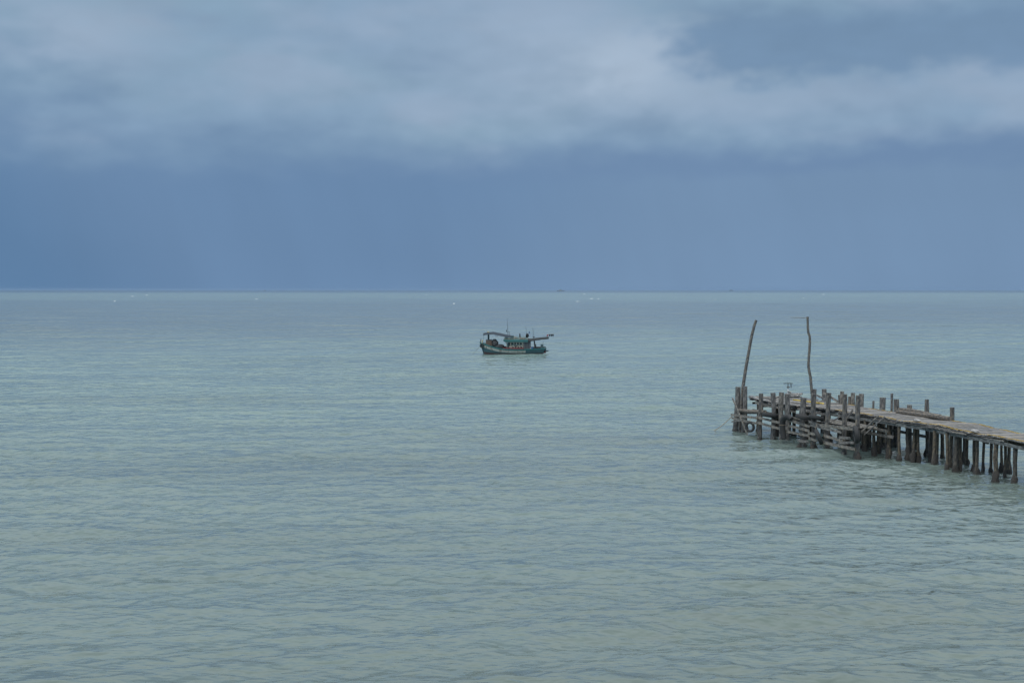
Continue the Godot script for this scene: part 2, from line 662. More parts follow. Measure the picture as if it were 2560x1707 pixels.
func pile(jetty: Node3D, called: String, s: float, t: float, top: Vector3, r: float, material: Material, crusted := true) -> void:
	var foot := Vector3(s, -1.6, t) + (Vector3(s, 0, t) - top) * (1.6 / top.y)
	var path := []
	var radii := []
	var n := 6
	for i in n + 1:
		var f := float(i) / n
		var p := foot.lerp(top, f)
		if i > 0 and i < n:
			p += Vector3(rng.randf_range(-1, 1), 0, rng.randf_range(-1, 1)) * r * 0.32
		path.append(p)
		radii.append(r * rng.randf_range(0.88, 1.12) * lerpf(1.06, 0.96, f))
	var o := part(jetty, called, tube(path, radii, 10, 0.09), material)
	if crusted:
		# oysters and weed between the tide marks: a lumpy collar, widest near its top
		var high := rng.randf_range(0.75, 1.15)
		path = []
		radii = []
		var swellup := rng.randf_range(1.3, 1.75)
		var form := [1.1, 1.1, 1.12, 1.2, 1.32, 0.75 + swellup * 0.4, swellup, 0.25 + swellup * 0.8, 1.2, 0.9]
		for i in 10:
			var y: float = [-0.7, -0.2, 0.02, 0.14, 0.28, 0.42, 0.58, 0.74, 0.88, 1.0][i] * high
			path.append(foot.lerp(top, (y + 1.6) / (top.y + 1.6)) + Vector3(rng.randf_range(-1, 1), 0, rng.randf_range(-1, 1)) * r * 0.28)
			radii.append(r * float(form[i]) * (rng.randf_range(0.88, 1.15) if i > 2 and i < 9 else 1.0))
		part(o, "oyster_crust", tube(path, radii, 11, 0.45), mats["crust"])


func make_jetty() -> void:
	var j := thing("wooden_jetty", "long ramshackle grey timber jetty on crooked piles running out over the sea", "jetty", JETTY_AT)
	j.rotation.y = JETTY_TURN
	# deck planks laid across, with worn yellow paint along both edges
	var s := -9.0
	while s < 31.3:
		var w := rng.randf_range(0.19, 0.29)
		var mid := s + w / 2.0
		var a := edge(mid, 1) + rng.randf_range(-0.10, 0.07)
		var b := edge(mid, 2) + rng.randf_range(-0.07, 0.10)
		if mid > 20.0:
			a += rng.randf_range(-0.25, 0.2)
			b += rng.randf_range(-0.1, 0.15)
		var y := DECK_Y - 0.025 + sag(mid) + rng.randf_range(-0.012, 0.012)
		var skew := rng.randf_range(-0.025, 0.025)
		var p := part(j, "plank", beam(Vector3(mid - skew, y, a), Vector3(mid + skew, y + rng.randf_range(-0.015, 0.015), b), w - 0.018, 0.05, Vector3.UP, 0.012), pick("deck", 4))
		if mid < 24.0:
			for e in 2:
				if rng.randf() < (0.88 if mid < 12.0 else 0.7):
					var c := (a + 0.10 if e == 0 else b - 0.10) + rng.randf_range(-0.02, 0.02)
					if e == 0:
						c = edge(mid, 1) + 0.12 + rng.randf_range(-0.01, 0.01)
					else:
						c = edge(mid, 2) - 0.10 + rng.randf_range(-0.01, 0.01)
					var half := rng.randf_range(0.075, 0.10)
					part(p, "yellow_stripe", beam(Vector3(mid, y + 0.033, c - half), Vector3(mid, y + 0.033, c + half), w - 0.03, 0.012), mats["yellow_paint"])
		s += w
	# ragged older boards under the near edge, then the pale edge beam
	for layer in 3:
		s = -9.0
		while s < 30.5:
			var length := rng.randf_range(0.8, 2.6)
			if rng.randf() < 0.86:
				var e := minf(s + length, 30.8)
				var out := rng.randf_range(-0.12, 0.08)
				var y := DECK_Y - 0.085 - 0.055 * layer + rng.randf_range(-0.012, 0.012)
				part(j, "edge_board", beam(Vector3(s, y + sag(s), edge(s, 1) + out + 0.10), Vector3(e, y + sag(e) + rng.randf_range(-0.03, 0.02), edge(e, 1) + out + 0.10 + rng.randf_range(-0.06, 0.06)), rng.randf_range(0.14, 0.24), 0.045, Vector3.UP, 0.03), pick("post" if rng.randf() < 0.6 else "board", 2))
			s += length
	s = -9.0
	while s < 21.0:
		var e := minf(s + rng.randf_range(3.2, 4.6), 21.5)
		var y := DECK_Y - 0.315
		part(j, "edge_beam", beam(Vector3(s, y + sag(s), edge(s, 1) + 0.06), Vector3(e, y + sag(e), edge(e, 1) + 0.06 + rng.randf_range(-0.05, 0.05)), 0.09, 0.17, Vector3.UP, 0.02), mats["fascia"])
		s = e + 0.03
	# inner stringers and far edge
	for f in [0.33, 0.66, 0.97]:
		s = -9.0
		while s < 30.0:
			var e := s + 4.0
			part(j, "stringer", beam(Vector3(s, DECK_Y - 0.16, lerpf(edge(s, 1), edge(s, 2), f)), Vector3(e, DECK_Y - 0.16, lerpf(edge(e, 1), edge(e, 2), f)), 0.11, 0.2), mats["post_1"])
			s = e + 0.01
	# piles of the causeway: [along, across, radius]
	var piles := [[16.12, -0.98, 0.117], [19.63, 0.97, 0.109], [15.25, -0.72, 0.104], [15.57, -0.29, 0.116], [19.03, 1.73, 0.145], [13.98, -0.41, 0.114], [19.51, 2.3, 0.134], [12.79, -0.29, 0.101], [12.73, 0.25, 0.13], [13.37, 0.68, 0.125], [11.92, 0.12, 0.1], [11.89, 0.45, 0.1], [15.79, 2.3, 0.105], [8.98, -0.1, 0.118], [11.91, 1.27, 0.112], [14.52, 2.4, 0.127], [7.58, -0.05, 0.105], [12.6, 2.4, 0.124], [8.24, 0.51, 0.107], [7.12, 0.18, 0.126], [7.23, 0.55, 0.095], [8.37, 1.63, 0.096], [6.92, 1.15, 0.094], [5.37, 0.5, 0.103], [6.49, 1.5, 0.073], [6.29, 1.83, 0.094], [2.82, 0.19, 0.129], [6.01, 2.35, 0.083], [5.48, 2.42, 0.103], [1.18, 0.25, 0.117], [2.6, 2.3, 0.11], [3.9, 1.3, 0.08], [9.9, 1.9, 0.1], [10.4, 0.8, 0.09], [10.2, 2.4, 0.1], [-0.6, 0.2, 0.12], [-0.9, 2.2, 0.11], [-3.4, 0.2, 0.12], [-3.2, 2.2, 0.11], [-6.2, 0.2, 0.12], [-6.4, 2.2, 0.11]]
	for p in piles:
		pile(j, "pile", p[0], p[1], Vector3(p[0] + rng.randf_range(-0.12, 0.12), DECK_Y - 0.3, p[1] + rng.randf_range(-0.1, 0.1)), p[2] * 0.98, pick("pile", 3))
	# darker piles under the head
	s = 17.4
	while s < 30.6:
		var t := edge(s, 1) + 0.4
		while t < edge(s, 2):
			var at := Vector2(s + rng.randf_range(-0.4, 0.4), t + rng.randf_range(-0.3, 0.3))
			pile(j, "pile", at.x, at.y, Vector3(at.x + rng.randf_range(-0.15, 0.15), DECK_Y - 0.26, at.y), rng.randf_range(0.12, 0.17), pick("pile", 3))
			t += 1.5
		s += 1.75
	# cross caps on the piles and low ties between them
	for c in [-6.3, -3.3, -0.75, 1.5, 2.7, 5.4, 7.3, 8.5, 11.9, 12.9, 15.4, 19.2, 22.0, 24.8, 27.6, 30.2]:
		part(j, "cap_beam", beam(Vector3(c, DECK_Y - 0.37, edge(c, 1) + 0.02), Vector3(c + rng.randf_range(-0.1, 0.1), DECK_Y - 0.37, edge(c, 2) - 0.05), 0.14, 0.15, Vector3.UP, 0.03), pick("pile", 3))
	for b in [[10.6, 1.62, 2.2, 16.5, 1.66, 1.9], [12.4, 1.32, 1.2, 19.4, 1.40, 0.6], [13.2, 1.25, -0.5, 17.8, 1.30, -1.3], [13.6, 1.58, -0.7, 18.0, 1.62, -1.2], [6.6, 1.80, 1.4, 9.0, 1.84, 1.6], [4.9, 1.78, 0.9, 6.7, 1.80, 1.3], [17.0, 1.2, -1.2, 22.8, 1.25, -1.4], [21.8, 1.45, -2.2, 30.0, 1.5, -2.9]]:
		part(j, "tie_beam", beam(Vector3(b[0], b[1], b[2]), Vector3(b[3], b[4], b[5]), 0.10, 0.16, Vector3.UP, 0.03), pick("post", 3))
	# fender piles along the near side of the head: [along, across, top along, top y, top across, radius]
	var fenders := [[30.2, -4.16, 30.16, 3.14, -3.95, 0.188], [29.37, -3.83, 29.35, 3.22, -3.72, 0.168], [25.43, -4.16, 25.41, 3.01, -4.07, 0.161], [23.97, -3.75, 23.98, 3.16, -3.8, 0.162], [23.21, -3.5, 23.22, 3.24, -3.5, 0.182], [22.5, -3.4, 22.5, 3.19, -3.4, 0.167], [20.25, -3.24, 20.24, 3.1, -3.2, 0.187], [18.99, -3.02, 19.0, 3.44, -3.07, 0.168], [17.59, -2.78, 17.57, 3.6, -2.68, 0.159], [15.83, -2.46, 15.82, 3.64, -2.39, 0.149], [14.51, -2.23, 14.49, 3.66, -2.14, 0.147], [29.85, -3.45, 29.9, 2.9, -3.5, 0.13]]
	for f in fenders:
		pile(j, "fender_pile", f[0], f[1], Vector3(f[2], f[3], f[4]), f[5], pick("post", 3))
	# posts standing along the far edge, cut at different heights: same numbers
	var posts := [[27.99, 0.87, 3.07, 0.167], [27.22, 1.2, 3.12, 0.177], [24.32, 1.0, 2.93, 0.072], [23.95, 1.05, 3.19, 0.136], [23.02, 1.2, 2.91, 0.124], [22.8, 1.35, 3.17, 0.141], [21.6, 1.4, 3.19, 0.157], [20.6, 1.75, 2.80, 0.069], [19.3, 1.8, 3.12, 0.194], [18.15, 1.85, 3.46, 0.084], [17.6, 1.88, 3.14, 0.179], [16.46, 2.2, 2.86, 0.158], [14.29, 2.4, 3.36, 0.14], [12.0, 2.6, 3.07, 0.144]]
	for p in posts:
		var lean := 0.12 if p[0] == 14.29 else rng.randf_range(-0.03, 0.03)
		pile(j, "edge_post", p[0], p[1], Vector3(p[0] + lean, p[2], p[1] - lean * 1.2), p[3], pick("post", 3), false)
	# boards nailed along the fender piles: [from, to, depth of board]
	var boards := [[25.32, 1.46, -4.4, 22.43, 1.32, -3.89, 0.15], [25.25, 1.1, -4.39, 22.29, 0.93, -3.87, 0.16], [21.42, 1.59, -3.71, 18.92, 1.39, -3.27, 0.16], [18.92, 1.5, -3.27, 15.59, 1.36, -2.68, 0.16], [21.41, 1.24, -3.71, 18.97, 1.12, -3.28, 0.15], [19.09, 0.97, -3.3, 17.97, 0.98, -3.1, 0.16], [17.39, 0.99, -3.0, 15.44, 0.84, -2.66, 0.15], [21.7, 0.84, -3.76, 18.99, 0.81, -3.28, 0.16], [18.99, 0.66, -3.28, 18.16, 0.58, -3.14, 0.15], [17.5, 0.56, -3.02, 14.22, 0.48, -2.44, 0.18], [19.04, 1.71, -3.29, 17.4, 1.53, -3.0, 0.15], [17.57, 1.6, -3.03, 14.19, 1.67, -2.43, 0.18], [15.81, 1.03, -2.72, 14.66, 1.08, -2.52, 0.15], [15.81, 0.7, -2.72, 14.28, 0.86, -2.45, 0.15], [20.23, 0.39, -3.5, 19.02, 0.41, -3.29, 0.14], [30.07, 1.19, -4.45, 24.99, 1.4, -4.45, 0.16], [29.84, 0.98, -4.45, 25.18, 1.04, -4.45, 0.15], [29.84, 0.72, -4.45, 27.82, 1.01, -4.45, 0.1]]
	for n in boards.size():
		var b: Array = boards[n]
		var off := -0.045 - 0.012 * (n % 3)
		part(j, "fender_board", beam(Vector3(b[0], b[1], b[2] + off), Vector3(b[3], b[4], b[5] + off), 0.05, b[6], Vector3.UP, 0.02), pick("board", 2))
	part(j, "brace", beam(Vector3(29.54, 2.4, -4.58), Vector3(26.47, 0.05, -4.58), 0.05, 0.15, Vector3.UP, 0.02), mats["board_0"], "pale plank nailed slantwise across the outermost piles")
	part(j, "waling_log", tube([Vector3(29.6, 1.52, -4.05), Vector3(27.5, 1.62, -4.1), Vector3(25.0, 1.80, -3.95)], [0.14, 0.16, 0.15], 9, 0.12), mats["log"])
	part(j, "waling_log", tube([Vector3(25.4, 1.62, -3.75), Vector3(22.0, 1.60, -3.1), Vector3(18.5, 1.62, -2.6), Vector3(14.4, 1.58, -1.95)], [0.12, 0.14, 0.11, 0.13], 9, 0.3), mats["wet_wood"])
	# low landing stage of loose boards behind the fender piles
	for k in 5:
		var y := 1.74 + rng.randf_range(-0.02, 0.03)
		part(j, "landing_board", beam(Vector3(14.0 + rng.randf_range(-0.2, 0.4), y, -2.0 + 0.22 * k), Vector3(18.8 + rng.randf_range(-0.9, 0.5), y + 0.03, -2.65 + 0.22 * k), 0.18, 0.045, Vector3.UP, 0.03), pick("board", 2))
	# leaning pieces and stub braces about the head
	for b in [[17.1, 1.75, -1.9, 16.6, 2.62, -1.5, 0.13], [14.3, 1.5, -2.0, 13.4, 2.55, -1.35, 0.10], [14.1, 1.35, -1.9, 12.9, 2.5, -1.2, 0.09], [18.4, 1.65, -2.3, 17.4, 2.25, -1.7, 0.07], [26.2, 2.95, 0.75, 24.7, 2.45, 1.1, 0.15], [27.5, 2.75, 0.6, 25.6, 2.42, 0.9, 0.13], [26.6, 2.38, -3.1, 25.2, 2.95, -2.5, 0.05], [21.6, 1.5, -2.9, 20.4, 2.2, -2.0, 0.08], [15.6, 1.55, -2.2, 14.7, 1.95, -2.1, 0.08]]:
		part(j, "leaning_plank", beam(Vector3(b[0], b[1], b[2]), Vector3(b[3], b[4], b[5]), 0.05, b[6], Vector3(0.2, 1, 0.3), 0.02), pick("post", 3))
	# long loose boards lying over the head of the deck
	for b in [[22.3, -2.5, 24.6, -3.2], [23.6, -2.9, 26.8, -3.25], [26.2, -3.1, 29.0, -3.2], [19.3, -1.3, 21.9, -2.1], [27.8, -1.9, 30.8, -2.3], [23.0, -1.2, 26.0, -1.9], [28.9, -3.0, 31.3, -2.6]]:
		part(j, "loose_board", beam(Vector3(b[0], DECK_Y + 0.055, b[1]), Vector3(b[2], DECK_Y + 0.07, b[3]), rng.randf_range(0.2, 0.32), 0.04, Vector3.UP, 0.03), pick("deck", 4))
	# sagging boards hanging at the broken near edge of the head
	for b in [[22.4, 2.22, -2.7, 19.9, 2.02, -1.9], [25.0, 2.15, -3.3, 22.5, 2.0, -2.8], [28.0, 2.18, -3.45, 25.2, 2.1, -3.3]]:
		part(j, "hanging_board", beam(Vector3(b[0], b[1], b[2]), Vector3(b[3], b[4], b[5]), 0.06, 0.14, Vector3.UP, 0.03), pick("board", 2))


# ======================================================================== things on and round the jetty
func on_jetty(called: String, label: String, category: String, at: Vector3, group := "") -> Node3D:
	var turn := Transform3D(Basis(Vector3.UP, JETTY_TURN), JETTY_AT)
	var o := thing(called, label, category, turn * at, group)
	o.rotation.y = JETTY_TURN
	return o


func make_things_on_jetty() -> void:
	# the two tall crooked poles; their parts are given relative to their feet
	var o := on_jetty("mooring_pole", "tall bare pole leaning over the outermost piles of the jetty", "pole", Vector3(29.77, -1.5, -3.94))
	var path := []
	for p in [Vector3(29.78, -1.5, -3.98), Vector3(29.77, 0.0, -3.94), Vector3(29.75, 1.81, -3.86), Vector3(29.73, 3.16, -3.74), Vector3(29.69, 4.44, -3.56), Vector3(29.66, 5.57, -3.36), Vector3(29.62, 6.69, -3.17), Vector3(29.58, 7.44, -2.99), Vector3(29.55, 7.84, -2.86)]:
		path.append(p - Vector3(29.77, -1.5, -3.94))
	part(o, "shaft", tube(path, [0.13, 0.13, 0.125, 0.12, 0.115, 0.108, 0.105, 0.102, 0.098], 10, 0.07), mats["post_1"])
	part(o, "lashing", ring_tube(Vector3(-0.04, 4.45, 0.18), Vector3(0, 1, 0.12), 0.125, 0.018, 14, 6), mats["rope_tan"])
	o = on_jetty("crooked_pole", "thin crooked pole with a stick nailed across its top above the jetty", "pole", Vector3(19.51, -1.5, -2.85))
	path = []
	for p in [Vector3(19.50, -1.5, -2.82), Vector3(19.51, 0.6, -2.85), Vector3(19.51, 2.28, -2.9), Vector3(19.52, 3.3, -2.94), Vector3(19.54, 4.45, -3.05), Vector3(19.565, 4.9, -3.14), Vector3(19.57, 5.2, -3.18), Vector3(19.565, 5.7, -3.16), Vector3(19.56, 6.14, -3.13), Vector3(19.55, 6.7, -3.10), Vector3(19.55, 7.05, -3.12), Vector3(19.57, 7.25, -3.2), Vector3(19.58, 7.6, -3.235), Vector3(19.58, 8.27, -3.26)]:
		path.append(p - Vector3(19.51, -1.5, -2.85))
	part(o, "shaft", tube(path, [0.11, 0.105, 0.10, 0.095, 0.09, 0.088, 0.085, 0.084, 0.083, 0.08, 0.078, 0.08, 0.075, 0.072], 10, 0.07), mats["post_1"])
	part(o, "cross_stick", tube([Vector3(0.27, 9.72, -1.44), Vector3(0.16, 9.705, -0.9), Vector3(0.05, 9.69, -0.32)], [0.012, 0.016, 0.02], 7), mats["board_0"])
	# tyres hung as fenders
	tyre(Vector3(26.0, 0.72, -4.62), Vector3(0.6, 0.0, 0.8), 0.30, 0.085, "worn tyre hanging face on beside the slanting plank")
	tyre(Vector3(23.6, 1.72, -4.12), Vector3(0.1, 1.0, 0.15), 0.42, 0.14, "tyre lying flat behind the upper board at the seaward piles")
	tyre(Vector3(19.75, 1.92, -3.42), Vector3(-0.05, 1.0, 0.2), 0.40, 0.14, "tyre lying flat against the shortest broad post")
	tyre(Vector3(18.35, 2.0, -3.15), Vector3(0.08, 1.0, 0.25), 0.38, 0.13, "tyre lying flat below the foot of the crooked pole")
	tyre(Vector3(17.72, 0.86, -3.25), Vector3(-0.30, 0.42, 0.9), 0.40, 0.13, "tyre hanging edge on and slanting across the lower boards")
	tyre(Vector3(14.1, 1.35, -2.45), Vector3(-0.30, 0.10, 0.95), 0.42, 0.14, "tyre hanging edge on at the corner pile nearest the walkway")
	var hose := on_jetty("rubber_fender", "thick black rubber fender bent over the boards by the paired posts", "fender", Vector3(21.6, 0.4, -3.95))
	path = []
	for p in [Vector3(21.56, 0.35, -3.98), Vector3(21.68, 0.8, -4.02), Vector3(21.72, 1.25, -4.03), Vector3(21.66, 1.6, -4.0), Vector3(21.35, 1.80, -3.95), Vector3(21.0, 1.84, -3.88), Vector3(20.75, 1.70, -3.80)]:
		path.append(p - Vector3(21.6, 0.4, -3.95))
	part(hose, "tread", tube(path, [0.17, 0.19, 0.2, 0.2, 0.19, 0.17, 0.14], 10, 0.05), mats["rubber"])
	part(hose, "lashing", ring_tube(Vector3(0.11, 0.85, -0.08), Vector3(0, 1, 0), 0.205, 0.015, 14, 6), mats["rope_tan"])
	# logs lying on the walkway
	o = on_jetty("driftwood_log", "longer knotty grey log lying on the walkway on the near side", "log", Vector3(11.3, DECK_Y, 2.05), "logs lying on the walkway")
	part(o, "trunk", tube([Vector3(0, 0.13, 0.05), Vector3(1.0, 0.12, -0.05), Vector3(1.5, 0.15, -0.12), Vector3(2.4, 0.12, -0.25), Vector3(3.8, 0.13, -0.55), Vector3(5.0, 0.13, -0.80)], [0.13, 0.13, 0.14, 0.115, 0.12, 0.11], 10, 0.1), mats["log"])
	part(o, "knot", tube([Vector3(0.95, 0.14, -0.06), Vector3(0.93, 0.24, -0.16)], [0.07, 0.045], 8, 0.1), mats["log"])
	o = on_jetty("driftwood_log", "thicker bowed grey log lying behind the knotty one, against the edge posts", "log", Vector3(12.6, DECK_Y, 2.05), "logs lying on the walkway")
	part(o, "trunk", tube([Vector3(0, 0.16, 0.15), Vector3(1.2, 0.16, 0.05), Vector3(2.2, 0.20, -0.02), Vector3(3.4, 0.22, -0.12), Vector3(4.4, 0.20, -0.28)], [0.11, 0.125, 0.13, 0.135, 0.12], 10, 0.1), mats["log"])
	part(o, "knot", tube([Vector3(3.1, 0.28, -0.1), Vector3(3.15, 0.38, -0.12)], [0.06, 0.04], 8, 0.1), mats["log"])
	# pale sacks on the near edge
	for q in [[11.06, -0.06, "pale sandbag slumped on the walkway edge below the logs", 3], [4.8, 0.08, "pale sandbag slumped on the walkway edge towards the shore", 4]]:
		o = on_jetty("sandbag", q[2], "sandbag", Vector3(q[0], DECK_Y + 0.02, q[1]), "sandbags on the walkway edge")
		part(o, "bag", blob(Vector3(0, 0.06, 0), Vector3(0.34, 0.085, 0.15), q[3], 0.9), mats["sack"])
		part(o, "tied_end", blob(Vector3(0.34, 0.05, 0.03), Vector3(0.08, 0.05, 0.06), q[3] + 8, 0.4), mats["sack"])
	# bright yellow lashing strap on the head of the deck
	o = on_jetty("yellow_strap", "bright yellow strap stretched along the deck behind the crooked pole", "strap", Vector3(25.4, DECK_Y, -0.4))
	for k in 3:
		part(o, "band", beam(Vector3(-2.0 + 0.3 * k, 0.10 + 0.03 * k, -0.1 - 0.22 * k), Vector3(1.4 - 0.4 * k, 0.09 + 0.03 * k, -0.7 - 0.2 * k), 0.13, 0.06, Vector3.UP, 0.02), mats["yellow_strap"])
	# mooring rope down into the water
	o = on_jetty("mooring_rope", "slack dark rope running from the outermost piles down into the water", "rope", Vector3(29.93, 1.05, -4.5))
	part(o, "strand", tube([Vector3(0.1, 0.05, 0.1), Vector3(0.1, -0.25, -0.25), Vector3(0.22, -0.62, -0.62), Vector3(0.4, -0.92, -1.0), Vector3(0.6, -1.2, -1.5)], same(0.026, 5), 6), mats["rope_tan"])
	part(o, "knot", ring_tube(Vector3(0.15, 0.06, 0.28), Vector3(0.05, 1, 0.05), 0.21, 0.025, 14, 6), mats["rope_dark"])
	# white rope heaped beside the bicycle
	o = on_jetty("rope_heap", "tangled heap of white rope on the deck beside the bicycle", "rope", Vector3(29.9, DECK_Y, 0.1))
	for k in 5:
		path = []
		var rr := RandomNumberGenerator.new()
		rr.seed = 40 + k
		for i in 15:
			var an := TAU * i / 11.0 + k
			var rad := rr.randf_range(0.12, 0.62)
			path.append(Vector3(cos(an) * rad * 0.9, 0.04 + 0.03 * k + rr.randf_range(0.0, 0.24), sin(an) * rad * 1.2))
		part(o, "coil", tube(path, same(0.028, 15), 6), mats["sack"])
	bicycle()


func tyre(at: Vector3, axis: Vector3, big: float, small: float, label: String) -> void:
	var o := on_jetty("tyre_fender", label, "tyre", at, "old tyres hung as fenders")
	part(o, "carcass", ring_tube(Vector3.ZERO, axis, big, small), mats["rubber"])
	var up := axis.normalized().cross(Vector3(0.2, 1, 0.1)).normalized().cross(axis.normalized())
	if absf(axis.normalized().y) < 0.7:
		part(o, "rope", tube([up * big * 0.9, up * (big + small) + Vector3(0, 0.05, 0.02), up * (big + small) + Vector3(0.0, 0.35, 0.12)], same(0.016, 3), 6), mats["rope_tan"])


func bicycle() -> void:
	# small-wheeled bicycle on the head of the deck, its front wheel pointing away from the shore side
	var b := on_jetty("bicycle", "small white bicycle with black saddle and handlebar parked at the jetty head", "bicycle", Vector3(29.7, DECK_Y + 0.03, -0.4))
	b.rotation.y = JETTY_TURN - 0.35
	var white: Material = mats["white_paint"]
	var black: Material = mats["black_plastic"]
	for x in [-0.42, 0.42]:
		var w := part(b, "wheel", ring_tube(Vector3(x, 0.24, 0), Vector3(0, 0, 1), 0.205, 0.022, 24, 7), mats["rubber"])
		part(w, "rim", ring_tube(Vector3(x, 0.24, 0), Vector3(0, 0, 1), 0.178, 0.010, 24, 6), mats["steel"])
		part(w, "hub", tube([Vector3(x, 0.24, -0.05), Vector3(x, 0.24, 0.05)], [0.025, 0.025], 8), mats["steel"])
		for k in 10:
			var a := TAU * k / 10.0
			part(w, "spoke", tube([Vector3(x, 0.24, 0.0), Vector3(x + cos(a) * 0.175, 0.24 + sin(a) * 0.175, 0)], [0.003, 0.003], 4), mats["steel"])
	var st := start()
	for t in [[Vector3(-0.42, 0.24, 0.04), Vector3(-0.05, 0.27, 0.03)], [Vector3(-0.42, 0.24, -0.04), Vector3(-0.05, 0.27, -0.03)], [Vector3(-0.42, 0.24, 0.03), Vector3(-0.14, 0.50, 0.0)], [Vector3(-0.42, 0.24, -0.03), Vector3(-0.14, 0.50, 0.0)], [Vector3(-0.05, 0.27, 0), Vector3(-0.17, 0.58, 0)], [Vector3(-0.05, 0.27, 0), Vector3(0.30, 0.50, 0)], [Vector3(-0.12, 0.46, 0), Vector3(0.29, 0.56, 0)], [Vector3(0.31, 0.46, 0), Vector3(0.27, 0.62, 0)]]:
		add_tube(st, t, [0.028, 0.028], 8)
	part(b, "frame", finish(st), white)
	st = start()
	for z in [-0.045, 0.045]:
		add_tube(st, [Vector3(0.31, 0.47, z * 0.6), Vector3(0.36, 0.38, z), Vector3(0.42, 0.24, z)], same(0.014, 3), 7)
	part(b, "fork", finish(st), white)
	part(b, "seat_post", tube([Vector3(-0.17, 0.56, 0), Vector3(-0.21, 0.70, 0)], [0.016, 0.016], 8), mats["steel"])
	part(b, "saddle", blob(Vector3(-0.22, 0.73, 0), Vector3(0.17, 0.05, 0.12), 6, 0.2), black)
	part(b, "stem", tube([Vector3(0.27, 0.60, 0), Vector3(0.235, 0.80, 0), Vector3(0.22, 0.97, 0)], same(0.027, 3), 8), black)
	part(b, "handlebar", tube([Vector3(0.14, 0.965, -0.32), Vector3(0.20, 0.975, -0.18), Vector3(0.22, 0.975, 0), Vector3(0.20, 0.975, 0.18), Vector3(0.14, 0.965, 0.32)], same(0.026, 5), 8), black)
	part(b, "brake_lever", tube([Vector3(0.19, 0.96, 0.2), Vector3(0.22, 0.80, 0.21), Vector3(0.24, 0.64, 0.22)], [0.026, 0.03, 0.02], 7), black)
	part(b, "rack", beam(Vector3(-0.62, 0.52, 0), Vector3(-0.2, 0.52, 0), 0.13, 0.02), white)
	part(b, "chain_guard", beam(Vector3(-0.36, 0.26, 0.06), Vector3(0.0, 0.28, 0.06), 0.012, 0.08), white)
	part(b, "crank", tube([Vector3(-0.05, 0.27, 0.09), Vector3(0.07, 0.20, 0.09)], [0.012, 0.012], 6), mats["steel"])
	part(b, "pedal", beam(Vector3(0.03, 0.19, 0.14), Vector3(0.11, 0.19, 0.14), 0.09, 0.02), black)
	part(b, "kickstand", tube([Vector3(-0.12, 0.25, 0.05), Vector3(-0.16, 0.0, 0.17)], [0.01, 0.01], 6), mats["steel"])


# ======================================================================== fishing boat
# boat axes: bow towards -x, port side towards +z, keel at the bottom, y = 0 at the water
const BOAT_AT := Vector3(0.41, -0.04, -218.56)
# [x at the gunwale, x at the keel, height of the gunwale, half beam]
const HULL := [[-5.28, -4.72, 1.80, 0.04], [-4.95, -4.5, 1.74, 0.34], [-4.4, -4.1, 1.62, 0.74], [-3.5, -3.3, 1.36, 1.12], [-2.4, -2.3, 1.10, 1.36], [-1.2, -1.2, 0.98, 1.48], [0.2, 0.2, 0.93, 1.52], [1.5, 1.5, 0.95, 1.48], [2.7, 2.65, 1.01, 1.40], [3.9, 3.75, 1.06, 1.26], [4.75, 4.3, 1.08, 1.08]]


func hull_at(u: float) -> Array:
	var f := clampf(u, 0.0, 0.9999) * (HULL.size() - 1)
	var i := int(f)
	var k := f - i
	var a: Array = HULL[i]
	var b: Array = HULL[i + 1]
	var r := []
	for q in 4:
		r.append(lerpf(a[q], b[q], k))
	return r


func hull_point(u: float, y: float, side: float, out := 0.0) -> Vector3:
	var h := hull_at(u)
	var f := clampf((y + 0.7) / (float(h[2]) + 0.7), 0.0, 1.1)
	var flare := 0.30 + 0.70 * pow(f, 0.55)
	return Vector3(lerpf(h[1], h[0], f * f), y, side * (float(h[3]) * flare + out))


func u_of_x(x: float) -> float:
	for i in HULL.size() - 1:
		if x <= HULL[i + 1][0]:
			return (i + clampf((x - HULL[i][0]) / (HULL[i + 1][0] - HULL[i][0]), 0.0, 1.0)) / (HULL.size() - 1)
	return 1.0


func strake(low: Callable, high: Callable, u0: float, u1: float, out: float, side: float) -> ArrayMesh:
	# a band of planking on one side of the hull between two height curves
	var st := start()
	var n := 36
	st.set_smooth_group(0)
	for i in n:
		var a := lerpf(u0, u1, float(i) / n)
		var b := lerpf(u0, u1, float(i + 1) / n)
		var rows := 3
		for k in rows:
			var f0 := float(k) / rows
			var f1 := float(k + 1) / rows
			var pa := hull_point(a, lerpf(low.call(a), high.call(a), f0), side, out)
			var pb := hull_point(a, lerpf(low.call(a), high.call(a), f1), side, out)
			var pc := hull_point(b, lerpf(low.call(b), high.call(b), f1), side, out)
			var pd := hull_point(b, lerpf(low.call(b), high.call(b), f0), side, out)
			var uv := [Vector2(pa.x, -pa.y), Vector2(pb.x, -pb.y), Vector2(pc.x, -pc.y), Vector2(pd.x, -pd.y)]
			var v := [pa, pb, pc, pd]
			for m in ([0, 1, 2, 0, 2, 3] if side > 0.0 else [0, 2, 1, 0, 3, 2]):
				st.set_uv(uv[m])
				st.add_vertex(v[m])
	return finish(st)


func sheer(u: float) -> float:
	return hull_at(u)[2]


func white_top(u: float) -> float:
	return sheer(u) - 0.19


func white_low(u: float) -> float:
	return sheer(u) - lerpf(0.64, 0.53, u)


func boot(u: float) -> float:
	return lerpf(0.46, 0.32, sm(0.0, 0.45, u)) + 0.06 * sm(0.7, 1.0, u)


func keel(_u: float) -> float:
	return -0.65


